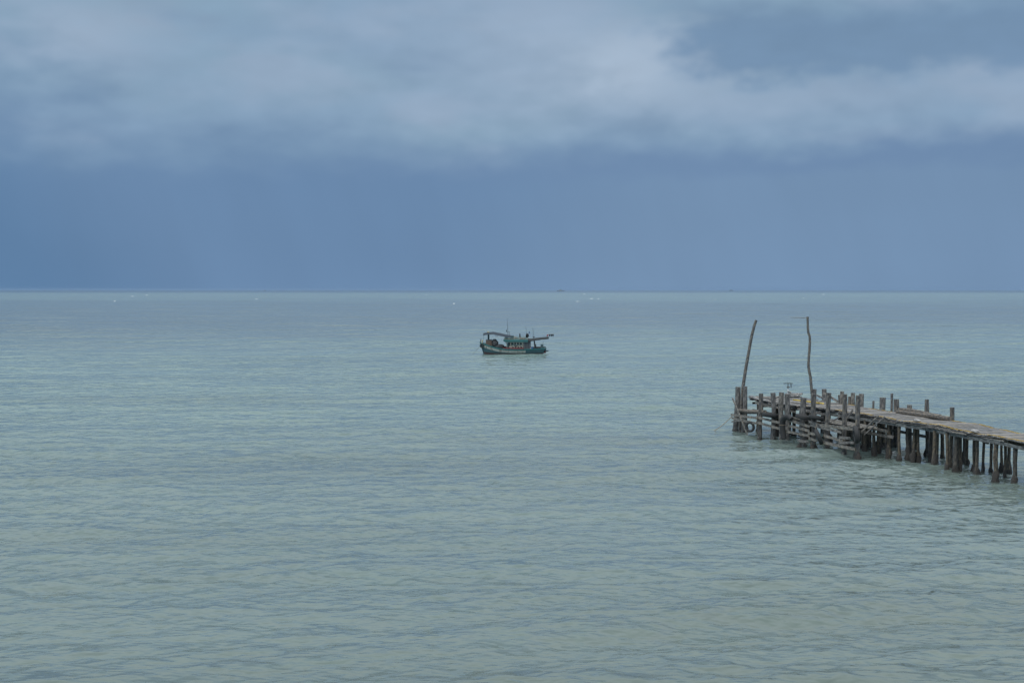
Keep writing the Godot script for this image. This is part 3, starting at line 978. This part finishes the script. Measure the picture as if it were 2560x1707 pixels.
func window_wall(x0: float, x1: float, y0: float, y1: float, z: float, holes: Array, thick := 0.06) -> ArrayMesh:
	# a boarded wall with real openings: solid boxes between the holes
	var xs := [x0, x1]
	var ys := [y0, y1]
	for h in holes:
		xs.append_array([h[0], h[1]])
		ys.append_array([h[2], h[3]])
	xs.sort()
	ys.sort()
	var st := start()
	for i in xs.size() - 1:
		for k in ys.size() - 1:
			if xs[i + 1] - xs[i] < 0.001 or ys[k + 1] - ys[k] < 0.001:
				continue
			var cx: float = (xs[i] + xs[i + 1]) / 2.0
			var cy: float = (ys[k] + ys[k + 1]) / 2.0
			var open := false
			for h in holes:
				open = open or (cx > h[0] and cx < h[1] and cy > h[2] and cy < h[3])
			if not open:
				add_beam(st, Vector3(xs[i], cy, z), Vector3(xs[i + 1], cy, z), thick, ys[k + 1] - ys[k])
	return finish(st)


func awning(ridge: Array, widths: Array, drop: float, thick: float) -> ArrayMesh:
	# a sheet over a centre line, falling to both sides, with some thickness
	var st := start()
	st.set_smooth_group(0)
	var cols := 6
	var grid := []
	for i in ridge.size():
		var row := []
		for k in cols + 1:
			var f := 2.0 * k / cols - 1.0
			row.append((ridge[i] as Vector3) + Vector3(0, -drop * pow(absf(f), 1.5) + rng.randf_range(-0.02, 0.02), f * float(widths[i])))
		grid.append(row)
	var dn := Vector3(0, -thick, 0)
	for i in ridge.size() - 1:
		for k in cols:
			var a: Vector3 = grid[i][k]
			var b: Vector3 = grid[i + 1][k]
			var c: Vector3 = grid[i + 1][k + 1]
			var d: Vector3 = grid[i][k + 1]
			quad(st, a, b, c, d)
			quad(st, a + dn, d + dn, c + dn, b + dn)
	st.set_smooth_group(-1)
	for i in ridge.size() - 1:
		for k in [0, cols]:
			var a: Vector3 = grid[i][k]
			var b: Vector3 = grid[i + 1][k]
			if k == 0:
				quad(st, a + dn, b + dn, b, a)
			else:
				quad(st, a, b, b + dn, a + dn)
	for k in cols:
		var a: Vector3 = grid[0][k]
		var d: Vector3 = grid[0][k + 1]
		quad(st, a, d, d + dn, a + dn)
		a = grid[-1][k]
		d = grid[-1][k + 1]
		quad(st, a + dn, d + dn, d, a)
	return finish(st)


func pennant(p: Vector3, w: float, h: float, lean: float) -> ArrayMesh:
	# a hanging cloth with folds
	var st := start()
	st.set_smooth_group(0)
	var n := 6
	for s in [1.0, -1.0]:
		for i in n:
			for k in n:
				var v := []
				for q in [[i, k], [i, k + 1], [i + 1, k + 1], [i + 1, k]]:
					var f: float = float(q[0]) / n
					var g: float = float(q[1]) / n
					var width := w * (1.0 - 0.65 * g)
					v.append(p + Vector3(f * width + lean * g, -h * g, 0.05 * sin(f * 9.0 + g * 3.0) + 0.006 * s))
				if s > 0.0:
					quad(st, v[1], v[0], v[3], v[2])
				else:
					quad(st, v[0], v[1], v[2], v[3])
	return finish(st)


func make_fishing_boat() -> void:
	var b := thing("fishing_boat", "weathered teal and white wooden fishing boat with wheelhouse at anchor offshore", "boat", BOAT_AT)
	b.rotation_degrees = Vector3(3.2, -3.0, 0)
	var teal: Material = mats["teal_paint"]
	var white: Material = mats["old_white"]
	var dark: Material = mats["hull_blue"]
	# hull in bands of paint, each its own strake
	for side in [1.0, -1.0]:
		part(b, "bottom", strake(keel, boot, 0.0, 1.0, 0.0, side), mats["boot_red"], "rusty red bottom paint")
		part(b, "hull_side", strake(boot, white_low, 0.0, 1.0, 0.0, side), dark, "dark blue hull side")
		part(b, "white_strake", strake(white_low, white_top, 0.055, 0.72, 0.012, side), white, "rust streaked white band")
		part(b, "stern_strake", strake(white_low, white_top, 0.72, 1.0, 0.0, side), dark)
		part(b, "bow_strake", strake(white_low, white_top, 0.0, 0.055, 0.0, side), dark)
		part(b, "gunwale", strake(white_top, sheer, 0.0, 1.0, 0.03, side), teal, "teal gunwale")
		part(b, "bulwark_lining", strake(func(u): return sheer(u) - 0.31, func(u): return sheer(u) - 0.005, 0.03, 0.98, -0.06, side), mats["boat_red"], "dark red inside of the bulwark")
	var st: SurfaceTool
	for side in [1.0, -1.0]:
		st = start()
		for i in 24:
			var p := hull_point(i / 24.0, sheer(i / 24.0) + 0.02, side, 0.02)
			var q := hull_point((i + 1) / 24.0, sheer((i + 1) / 24.0) + 0.02, side, 0.02)
			add_beam(st, p, q, 0.12, 0.05)
		part(b, "rail_cap", finish(st), teal)
	# deck and the red lining of the bulwarks
	st = start()
	st.set_smooth_group(-1)
	for i in 24:
		var ua := i / 24.0
		var ub := (i + 1) / 24.0
		var ya := sheer(ua) - 0.32
		var yb := sheer(ub) - 0.32
		quad(st, hull_point(ua, ya, -1.0, -0.05), hull_point(ub, yb, -1.0, -0.05), hull_point(ub, yb, 1.0, -0.05), hull_point(ua, ya, 1.0, -0.05))
	part(b, "deck", finish(st), mats["boat_deck"])
	st = start()
	var ta := hull_at(0.9999)
	quad(st, hull_point(1.0, -0.65, 1.0), hull_point(1.0, float(ta[2]), 1.0), hull_point(1.0, float(ta[2]), -1.0), hull_point(1.0, -0.65, -1.0))
	part(b, "transom", finish(st), dark)
	part(b, "stem_post", tube([Vector3(-4.70, -0.6, 0), Vector3(-4.83, 0.4, 0), Vector3(-5.08, 1.2, 0), Vector3(-5.34, 1.95, 0)], [0.08, 0.09, 0.09, 0.08], 8), dark)
	for x in [-4.4, -3.6, -2.25, -2.05, 0.55]:
		var u := u_of_x(x)
		part(b, "rubbing_post", beam(hull_point(u, white_low(u) - 0.03, 1.0, 0.04), hull_point(u, white_top(u) + 0.02, 1.0, 0.04), 0.05, 0.06, Vector3(0, 0, 1)), mats["boat_brown"])
	# red coaming round the cabin
	st = start()
	add_beam(st, Vector3(-1.75, 1.03, 1.12), Vector3(1.45, 1.01, 1.12), 0.06, 0.26)
	add_beam(st, Vector3(-1.75, 1.03, -1.12), Vector3(1.45, 1.01, -1.12), 0.06, 0.26)
	add_beam(st, Vector3(-1.78, 1.03, -1.12), Vector3(-1.78, 1.03, 1.12), 0.06, 0.26)
	part(b, "coaming", finish(st), mats["boat_red"], "bright red coaming")
	# wheelhouse: port and starboard walls with openings, panes set inside them
	var holes := []
	for x in [[-0.47, -0.10], [-0.02, 0.28], [0.39, 0.72], [0.81, 1.17]]:
		holes.append([x[0], x[1], 1.64, 1.92])
	for x in [[-0.33, -0.09], [0.09, 0.33], [0.51, 0.75], [0.93, 1.20]]:
		holes.append([x[0], x[1], 1.10, 1.31])
	var house := part(b, "wheelhouse", window_wall(-0.58, 1.32, 0.98, 2.0, 0.98, holes), white, "white wheelhouse wall with two rows of windows")
	part(b, "wheelhouse", window_wall(-0.58, 1.32, 0.98, 2.0, -0.98, holes), white)
	for h in holes:
		part(house, "window_pane", beam(Vector3(h[0] + 0.005, (h[2] + h[3]) / 2.0, 0.955), Vector3(h[1] - 0.005, (h[2] + h[3]) / 2.0, 0.955), 0.012, h[3] - h[2] - 0.01), mats["pane"])
		if h[2] > 1.5:
			part(house, "window_frame", beam(Vector3(h[0] - 0.02, h[2] - 0.025, 1.02), Vector3(h[1] + 0.02, h[2] - 0.025, 1.02), 0.04, 0.04), teal)
	part(house, "moulding", beam(Vector3(-0.58, 1.55, 1.02), Vector3(1.32, 1.52, 1.02), 0.03, 0.06), mats["boat_dark"])
	part(house, "nameboard", beam(Vector3(-0.05, 1.44, 1.02), Vector3(0.42, 1.42, 1.02), 0.03, 0.12), mats["boat_dark"])
	part(b, "front_wall", window_wall(-0.95, 0.95, 1.0, 2.0, 0.0, [[-0.7, -0.1, 1.5, 1.92], [0.1, 0.7, 1.5, 1.92]]), white).transform = Transform3D(Basis(Vector3.UP, PI / 2), Vector3(-0.62, 0, 0))
	part(b, "back_wall", beam(Vector3(1.36, 1.5, -0.95), Vector3(1.36, 1.5, 0.95), 0.06, 1.0), white)
	# open porch ahead of the wheelhouse with slanting white posts
	for z in [-0.95, 0.95]:
		part(b, "porch_post", beam(Vector3(-1.28, 1.98, z), Vector3(-1.13, 0.98, z), 0.09, 0.09, Vector3(0, 0, 1)), white)
		part(b, "porch_post", beam(Vector3(-1.02, 1.98, z), Vector3(-1.0, 0.98, z), 0.06, 0.06, Vector3(0, 0, 1)), teal)
	part(b, "porch_panel", beam(Vector3(-0.82, 1.24, 0.98), Vector3(-0.6, 1.24, 0.98), 0.04, 0.32), white)
	part(b, "locker", beam(Vector3(-1.0, 1.42, 0.3), Vector3(-0.66, 1.42, 0.3), 1.1, 0.85), mats["boat_dark"])
	# roof with a deep teal visor and a rail of clutter above
	st = start()
	var lo := [Vector2(-1.40, -1.05), Vector2(2.05, -1.05), Vector2(2.05, 1.05), Vector2(-1.40, 1.05)]
	var hi := [Vector2(-1.68, -1.28), Vector2(2.12, -1.28), Vector2(2.12, 1.28), Vector2(-1.68, 1.28)]
	for k in 4:
		var m := (k + 1) % 4
		quad(st, Vector3(lo[k].x, 1.98, lo[k].y), Vector3(lo[m].x, 1.98, lo[m].y), Vector3(hi[m].x, 2.22, hi[m].y), Vector3(hi[k].x, 2.22, hi[k].y))
		quad(st, Vector3(hi[k].x, 2.22, hi[k].y), Vector3(hi[m].x, 2.22, hi[m].y), Vector3(hi[m].x, 2.40, hi[m].y) * Vector3(0.985, 1, 0.985), Vector3(hi[k].x, 2.40, hi[k].y) * Vector3(0.985, 1, 0.985))
	quad(st, Vector3(-1.66, 2.40, -1.26), Vector3(2.09, 2.40, -1.26), Vector3(2.09, 2.40, 1.26), Vector3(-1.66, 2.40, 1.26))
	quad(st, Vector3(-1.40, 1.98, 1.05), Vector3(2.05, 1.98, 1.05), Vector3(2.05, 1.98, -1.05), Vector3(-1.40, 1.98, -1.05))
	var roof := part(b, "roof", finish(st), teal, "deep teal roof visor")
	part(roof, "visor_band", beam(Vector3(-1.52, 2.10, 1.215), Vector3(2.08, 2.10, 1.215), 0.05, 0.05), mats["teal_light"])
	for z in [-1.15, 1.15]:
		part(roof, "rail", beam(Vector3(-1.58, 2.68, z), Vector3(2.05, 2.66, z), 0.05, 0.05), mats["teal_light"])
		part(roof, "rail", beam(Vector3(-1.58, 2.54, z), Vector3(2.05, 2.53, z), 0.04, 0.06), mats["boat_brown"])
		part(roof, "rail", beam(Vector3(-1.58, 2.45, z), Vector3(2.05, 2.45, z), 0.04, 0.035), white)
		for x in [-1.55, -0.8, 0.0, 0.8, 1.5, 2.02]:
			part(roof, "rail_post", beam(Vector3(x, 2.39, z), Vector3(x, 2.72, z), 0.06, 0.06, Vector3(0, 0, 1)), white)
	for q in [[-1.0, 0.2, 0.5, 3], [0.0, -0.3, 0.55, 5], [1.2, 0.3, 0.6, 6]]:
		part(roof, "net_bundle", blob(Vector3(q[0], 2.52, q[1]), Vector3(q[2], 0.16, 0.6), q[3], 0.5), mats["boat_brown"])
	part(roof, "gear_box", beam(Vector3(-1.15, 2.82, 0.1), Vector3(-0.2, 2.80, 0.1), 0.9, 0.2, Vector3.UP, 0.03), mats["boat_dark"])
	part(roof, "gear_box", beam(Vector3(-0.55, 2.86, 0.5), Vector3(-0.15, 2.84, 0.5), 0.3, 0.22, Vector3.UP, 0.03), mats["teal_dull"])
	part(roof, "exhaust_pipe", tube([Vector3(0.85, 2.4, 0.0), Vector3(0.82, 2.85, 0.0), Vector3(0.80, 3.22, 0.0)], [0.13, 0.11, 0.10], 10), mats["boat_dark"])
	# aft cabin, boarded and dark
	for k in 9:
		var x := 1.42 + 0.118 * k
		part(b, "cabin_board", beam(Vector3(x, 0.98, 0.90), Vector3(x, 1.99, 0.90), 0.105, 0.05, Vector3(0, 0, 1), 0.006), mats["boat_grey"] if k % 3 else mats["boat_dark"])
		part(b, "cabin_board", beam(Vector3(x, 0.98, -0.90), Vector3(x, 1.99, -0.90), 0.105, 0.05, Vector3(0, 0, 1), 0.006), mats["boat_grey"])
	part(b, "cabin_back", beam(Vector3(2.42, 1.48, -0.9), Vector3(2.42, 1.48, 0.9), 0.05, 1.0), mats["boat_dark"])
	# fore awning on its post
	part(b, "fore_awning", awning([Vector3(-4.82, 3.30, 0), Vector3(-4.1, 3.42, 0), Vector3(-3.25, 3.50, 0), Vector3(-2.2, 3.28, 0), Vector3(-1.2, 3.07, 0), Vector3(-0.25, 2.88, 0)], [0.55, 1.05, 1.25, 1.25, 1.2, 0.9], 0.26, 0.04), mats["tarp"], "dull blue grey tarpaulin awning over the foredeck")
	part(b, "awning_post", tube([Vector3(-4.02, 1.3, 0.1), Vector3(-4.02, 3.38, 0.1)], [0.15, 0.14], 10), mats["teal_dull"])
	part(b, "awning_stay", tube([Vector3(-4.78, 3.26, 0.2), Vector3(-4.80, 1.8, 0.25)], [0.012, 0.012], 5), mats["rope_dark"])
	for x in [-2.85, -2.7, -2.55]:
		part(b, "hook", tube([Vector3(x, 3.1, 1.1), Vector3(x, 2.78, 1.1)], [0.015, 0.02], 5), mats["boat_dark"])
	part(b, "lamp_float", blob(Vector3(-4.05, 3.47, 0.2), Vector3(0.2, 0.09, 0.15), 2, 0.4), mats["float_yellow"], "faded yellow float on the awning")
	# aft awning rising to the stern with black pennants
	part(b, "aft_awning", awning([Vector3(1.95, 2.50, 0), Vector3(2.5, 2.47, 0), Vector3(3.3, 2.58, 0), Vector3(4.3, 2.70, 0), Vector3(5.25, 2.76, 0)], [1.2, 1.2, 1.1, 0.85, 0.45], 0.22, 0.10), mats["thatch"], "sagging dark awning over the stern")
	part(b, "awning_frame", beam(Vector3(2.0, 2.26, 1.0), Vector3(4.2, 2.46, 0.75), 0.08, 0.1), mats["boat_dark"])
	part(b, "awning_frame", beam(Vector3(2.0, 2.26, -1.0), Vector3(4.2, 2.46, -0.75), 0.08, 0.1), mats["boat_dark"])
	for z in [-0.75, 0.75]:
		part(b, "awning_post", beam(Vector3(3.0, 2.36, z), Vector3(3.14, 0.75, z), 0.12, 0.12, Vector3(0, 0, 1)), mats["boat_dark"])
	part(b, "hung_net", blob(Vector3(3.22, 1.42, 0.72), Vector3(0.14, 0.26, 0.12), 4, 0.5, false), mats["boat_dark"])
	part(b, "flag_pole", tube([Vector3(4.95, 2.70, 0.1), Vector3(5.1, 3.08, 0.1), Vector3(6.0, 3.17, 0.1)], same(0.022, 3), 6), mats["boat_brown"])
	part(b, "red_flag", pennant(Vector3(4.98, 3.08, 0.1), 0.3, 0.26, -0.05), mats["flag_red"])
	for x in [5.28, 5.55, 5.78]:
		part(b, "black_flag", pennant(Vector3(x, 3.15, 0.1), 0.26, 0.36, 0.08), mats["black_cloth"])
	# masts, aerials and the bunched black flag amidships
	var mast := part(b, "mast", tube([Vector3(-0.98, 2.4, 0), Vector3(-1.06, 3.9, 0), Vector3(-1.16, 5.62, 0)], [0.045, 0.032, 0.014], 7), mats["boat_dark"])
	part(mast, "crosstree", tube([Vector3(-1.36, 3.46, 0), Vector3(-0.74, 3.46, 0)], [0.018, 0.018], 6), mats["boat_dark"])
	part(mast, "lamp", blob(Vector3(-1.24, 3.68, 0), Vector3(0.07, 0.16, 0.07), 9, 0.2, false), mats["boat_dark"])
	part(b, "aerial", tube([Vector3(-0.72, 2.4, 0.3), Vector3(-0.76, 3.6, 0.3)], [0.04, 0.025], 6), mats["boat_dark"])
	part(b, "aerial", tube([Vector3(1.95, 2.4, 0.2), Vector3(1.74, 4.3, 0.2)], [0.025, 0.016], 6), mats["boat_dark"])
	part(b, "aerial", tube([Vector3(2.9, 2.5, 0.0), Vector3(2.76, 4.2, 0.0)], [0.016, 0.010], 6), mats["boat_dark"])
	part(b, "aerial", tube([Vector3(2.95, 2.5, -0.5), Vector3(2.90, 3.9, -0.5)], [0.016, 0.010], 6), mats["boat_dark"])
	var staff := part(b, "flag_staff", tube([Vector3(1.9, 2.4, 0.5), Vector3(2.3, 3.65, 0.5)], [0.022, 0.016], 6), mats["boat_dark"])
	part(staff, "black_flag", blob(Vector3(1.98, 2.98, 0.5), Vector3(0.26, 0.30, 0.10), 12, 0.7, false), mats["black_cloth"])
	part(staff, "blue_flag", pennant(Vector3(2.18, 3.62, 0.5), 0.16, 0.36, 0.1), mats["barrel_blue"])
	part(b, "roof_light", blob(Vector3(2.95, 2.72, 0.2), Vector3(0.16, 0.1, 0.12), 7, 0.3), mats["boat_dark"])
	# stern: bitts, rudder head and tiller
	part(b, "stern_bitt", beam(Vector3(4.22, 0.8, 0.55), Vector3(4.24, 1.62, 0.55), 0.42, 0.3, Vector3(0, 0, 1), 0.01), mats["teal_dull"])
	part(b, "stern_bitt", beam(Vector3(4.22, 0.8, -0.55), Vector3(4.24, 1.5, -0.55), 0.3, 0.3, Vector3(0, 0, 1), 0.01), mats["teal_dull"])
	part(b, "stern_box", beam(Vector3(4.5, 0.84, 0), Vector3(4.86, 0.84, 0), 1.6, 0.44, Vector3.UP, 0.01), mats["teal_dull"])
	part(b, "rudder_head", beam(Vector3(4.38, 0.44, 0.0), Vector3(4.80, 0.46, 0.0), 0.9, 0.34, Vector3.UP, 0.02), mats["boat_red"])
	part(b, "tiller", beam(Vector3(4.6, 0.57, 0.2), Vector3(5.22, 0.58, 0.2), 0.16, 0.16), mats["boat_dark"])
	part(b, "whip_aerial", tube([Vector3(4.36, 1.5, 0.5), Vector3(4.42, 2.25, 0.5)], [0.016, 0.010], 6), mats["boat_dark"])
	part(b, "anchor_line", tube([Vector3(-5.2, 1.55, 0.05), Vector3(-5.55, 1.05, 0.4), Vector3(-6.0, 0.55, 0.9), Vector3(-6.5, -0.1, 1.4)], same(0.02, 4), 5), mats["rope_dark"])
	part(b, "bow_shrine", beam(Vector3(-5.05, 1.7, 0.05), Vector3(-4.95, 2.25, 0.05), 0.16, 0.3, Vector3(0, 0, 1), 0.03), mats["float_yellow"], "faded yellow and white offering box at the bow")
	part(b, "bow_cleat", beam(Vector3(-5.28, 1.95, -0.15), Vector3(-5.2, 2.36, -0.15), 0.1, 0.1, Vector3(0, 0, 1)), mats["boat_brown"])
	# things carried on it
	carried(b, "net_heap", "dark heap of fishing nets slumped on the boat's foredeck", "net", Vector3(-2.95, 1.05, 0.1), [["pile", blob(Vector3(-0.1, 0.62, 0), Vector3(0.55, 0.68, 0.75), 21, 0.35), "net_dark"], ["spill", blob(Vector3(0.65, 0.22, 0.1), Vector3(0.75, 0.34, 0.75), 22, 0.4), "net_dark"]])
	carried(b, "fish_box", "brown wooden fish box standing at the bow of the boat", "crate", Vector3(-3.9, 1.35, 0.1), [["box", beam(Vector3(-0.5, 0.45, 0), Vector3(0.4, 0.47, 0), 1.0, 0.84, Vector3.UP, 0.02), "boat_brown"], ["lid", beam(Vector3(-0.54, 0.9, 0), Vector3(0.42, 0.92, 0), 1.06, 0.05), "boat_grey"]])
	carried(b, "bow_tyre", "black tyre hung over the bow of the fishing boat", "tyre", Vector3(-5.02, 1.38, 0.42), [["carcass", ring_tube(Vector3.ZERO, Vector3(-0.45, 0, 1), 0.27, 0.095), "rubber"], ["rope", tube([Vector3(0, 0.3, 0), Vector3(0.04, 0.46, -0.1)], [0.02, 0.02], 5), "rope_tan"]])
	carried(b, "blue_barrel", "small blue plastic barrel beside the stern post of the boat", "barrel", Vector3(2.74, 0.72, 0.75), [["body", tube([Vector3(0, 0, 0), Vector3(0, 0.12, 0), Vector3(0, 0.42, 0), Vector3(0, 0.54, 0)], [0.15, 0.18, 0.18, 0.14], 14), "barrel_blue"], ["lid", tube([Vector3(0, 0.54, 0), Vector3(0, 0.58, 0)], [0.11, 0.11], 12), "boat_dark"]])
	carried(b, "white_bucket", "white bucket between the aft cabin and the blue barrel", "bucket", Vector3(2.50, 0.72, 0.8), [["body", tube([Vector3(0, 0, 0), Vector3(0, 0.44, 0)], [0.09, 0.12], 12), "white_paint"], ["handle", tube([Vector3(-0.11, 0.42, 0), Vector3(0, 0.56, 0), Vector3(0.11, 0.42, 0)], same(0.01, 3), 5), "boat_dark"]])


func carried(boat: Node3D, called: String, label: String, category: String, at: Vector3, pieces: Array) -> void:
	var o := thing(called, label, category, boat.transform * at)
	o.rotation = boat.rotation
	for p in pieces:
		part(o, p[0], p[1], mats[p[2]])


# ======================================================================== horizon
func make_far_boats() -> void:
	far_boat(Vector3(244, 0, -7119), 40.0, 1.0, "faint trawler with pale cabin on the horizon above the fishing boat")
	far_boat(Vector3(-1546, 0, -8890), 20.0, 1.0, "tiny dark boat on the horizon far out on the open side")
	far_boat(Vector3(1371, 0, -8890), 30.0, -1.0, "faint boat with raised awning on the horizon above the jetty poles")


func far_boat(at: Vector3, length: float, way: float, label: String) -> void:
	var o := thing("distant_boat", label, "boat", at, "boats on the horizon")
	o.rotation.y = 0.0 if way > 0.0 else PI
	var l := length
	var st := start()
	var prof := [[-0.5, 0.13, 0.02], [-0.38, 0.10, 0.09], [-0.1, 0.065, 0.12], [0.25, 0.065, 0.12], [0.5, 0.08, 0.09]]
	st.set_smooth_group(0)
	for i in prof.size() - 1:
		for side in [1.0, -1.0]:
			var a0 := Vector3(prof[i][0] * l * 0.94, -0.03 * l, side * prof[i][2] * l * 0.6)
			var a1 := Vector3(prof[i][0] * l, prof[i][1] * l, side * prof[i][2] * l)
			var b0 := Vector3(prof[i + 1][0] * l * 0.94, -0.03 * l, side * prof[i + 1][2] * l * 0.6)
			var b1 := Vector3(prof[i + 1][0] * l, prof[i + 1][1] * l, side * prof[i + 1][2] * l)
			if side > 0.0:
				quad(st, a0, a1, b1, b0)
			else:
				quad(st, b0, b1, a1, a0)
		quad(st, Vector3(prof[i][0] * l, prof[i][1] * l, -prof[i][2] * l), Vector3(prof[i + 1][0] * l, prof[i + 1][1] * l, -prof[i + 1][2] * l), Vector3(prof[i + 1][0] * l, prof[i + 1][1] * l, prof[i + 1][2] * l), Vector3(prof[i][0] * l, prof[i][1] * l, prof[i][2] * l))
	quad(st, Vector3(0.47 * l, -0.03 * l, 0.054 * l), Vector3(0.5 * l, 0.08 * l, 0.09 * l), Vector3(0.5 * l, 0.08 * l, -0.09 * l), Vector3(0.47 * l, -0.03 * l, -0.054 * l))
	part(o, "hull", finish(st), mats["hazed_grey"])
	part(o, "cabin", beam(Vector3(-0.2 * l, 0.12 * l, 0), Vector3(0.12 * l, 0.12 * l, 0), 0.14 * l, 0.12 * l), mats["far_pale"])
	part(o, "roof", beam(Vector3(-0.26 * l, 0.19 * l, 0), Vector3(0.2 * l, 0.19 * l, 0), 0.17 * l, 0.025 * l), mats["hazed_grey"])
	part(o, "mast", tube([Vector3(-0.02 * l, 0.18 * l, 0), Vector3(-0.02 * l, 0.34 * l, 0)], [0.012 * l, 0.008 * l], 6), mats["hazed_grey"])
	part(o, "derrick", tube([Vector3(0.05 * l, 0.18 * l, 0), Vector3(0.4 * l, 0.24 * l, 0)], [0.012 * l, 0.01 * l], 6), mats["hazed_grey"])


func make_foam() -> void:
	# the few breaking crests far out, as one sprinkle of white water
	var st := start()
	var r := RandomNumberGenerator.new()
	r.seed = 12
	var caps := [[83, -1483, 3.8], [90, -1480, 2.2], [53, -1148, 3.2], [151, -2966, 5.0], [-528, -1977, 5.0], [-256, -1424, 3.2], [600, -2738, 6.0], [-610, -2373, 4.5], [320, -1560, 1.8], [-330, -1180, 1.6], [-40, -980, 1.3]]
	for i in 2:
		var d := r.randf_range(900.0, 2600.0)
		caps.append([r.randf_range(-0.34, 0.34) * d, -d, r.randf_range(1.2, 2.4) * d / 1500.0])
	for c in caps:
		var mid := Vector3(c[0], 0.12, c[1])
		var n := 7
		st.set_smooth_group(0)
		var line := []
		for i in n:
			var f := 2.0 * i / (n - 1) - 1.0
			line.append([mid + Vector3(f * float(c[2]) * 0.5, 0, r.randf_range(-0.3, 0.3)), (1.0 - f * f * 0.8) * r.randf_range(0.10, 0.25)])
		for i in n - 1:
			var a: Vector3 = line[i][0]
			var b: Vector3 = line[i + 1][0]
			var ha: float = line[i][1]
			var hb: float = line[i + 1][1]
			quad(st, a + Vector3(0, -0.3, 0.6), a + Vector3(0, ha, 0), b + Vector3(0, hb, 0), b + Vector3(0, -0.3, 0.6))
			quad(st, b + Vector3(0, -0.3, -0.6), b + Vector3(0, hb, 0), a + Vector3(0, ha, 0), a + Vector3(0, -0.3, -0.6))
	var o := MeshInstance3D.new()
	o.name = "foam"
	o.mesh = finish(st)
	o.material_override = mats["foam"]
	o.set_meta("kind", "stuff")
	o.set_meta("label", "scattered small white foam crests far out on the sea")
	o.set_meta("category", "foam")
	add_child(o)
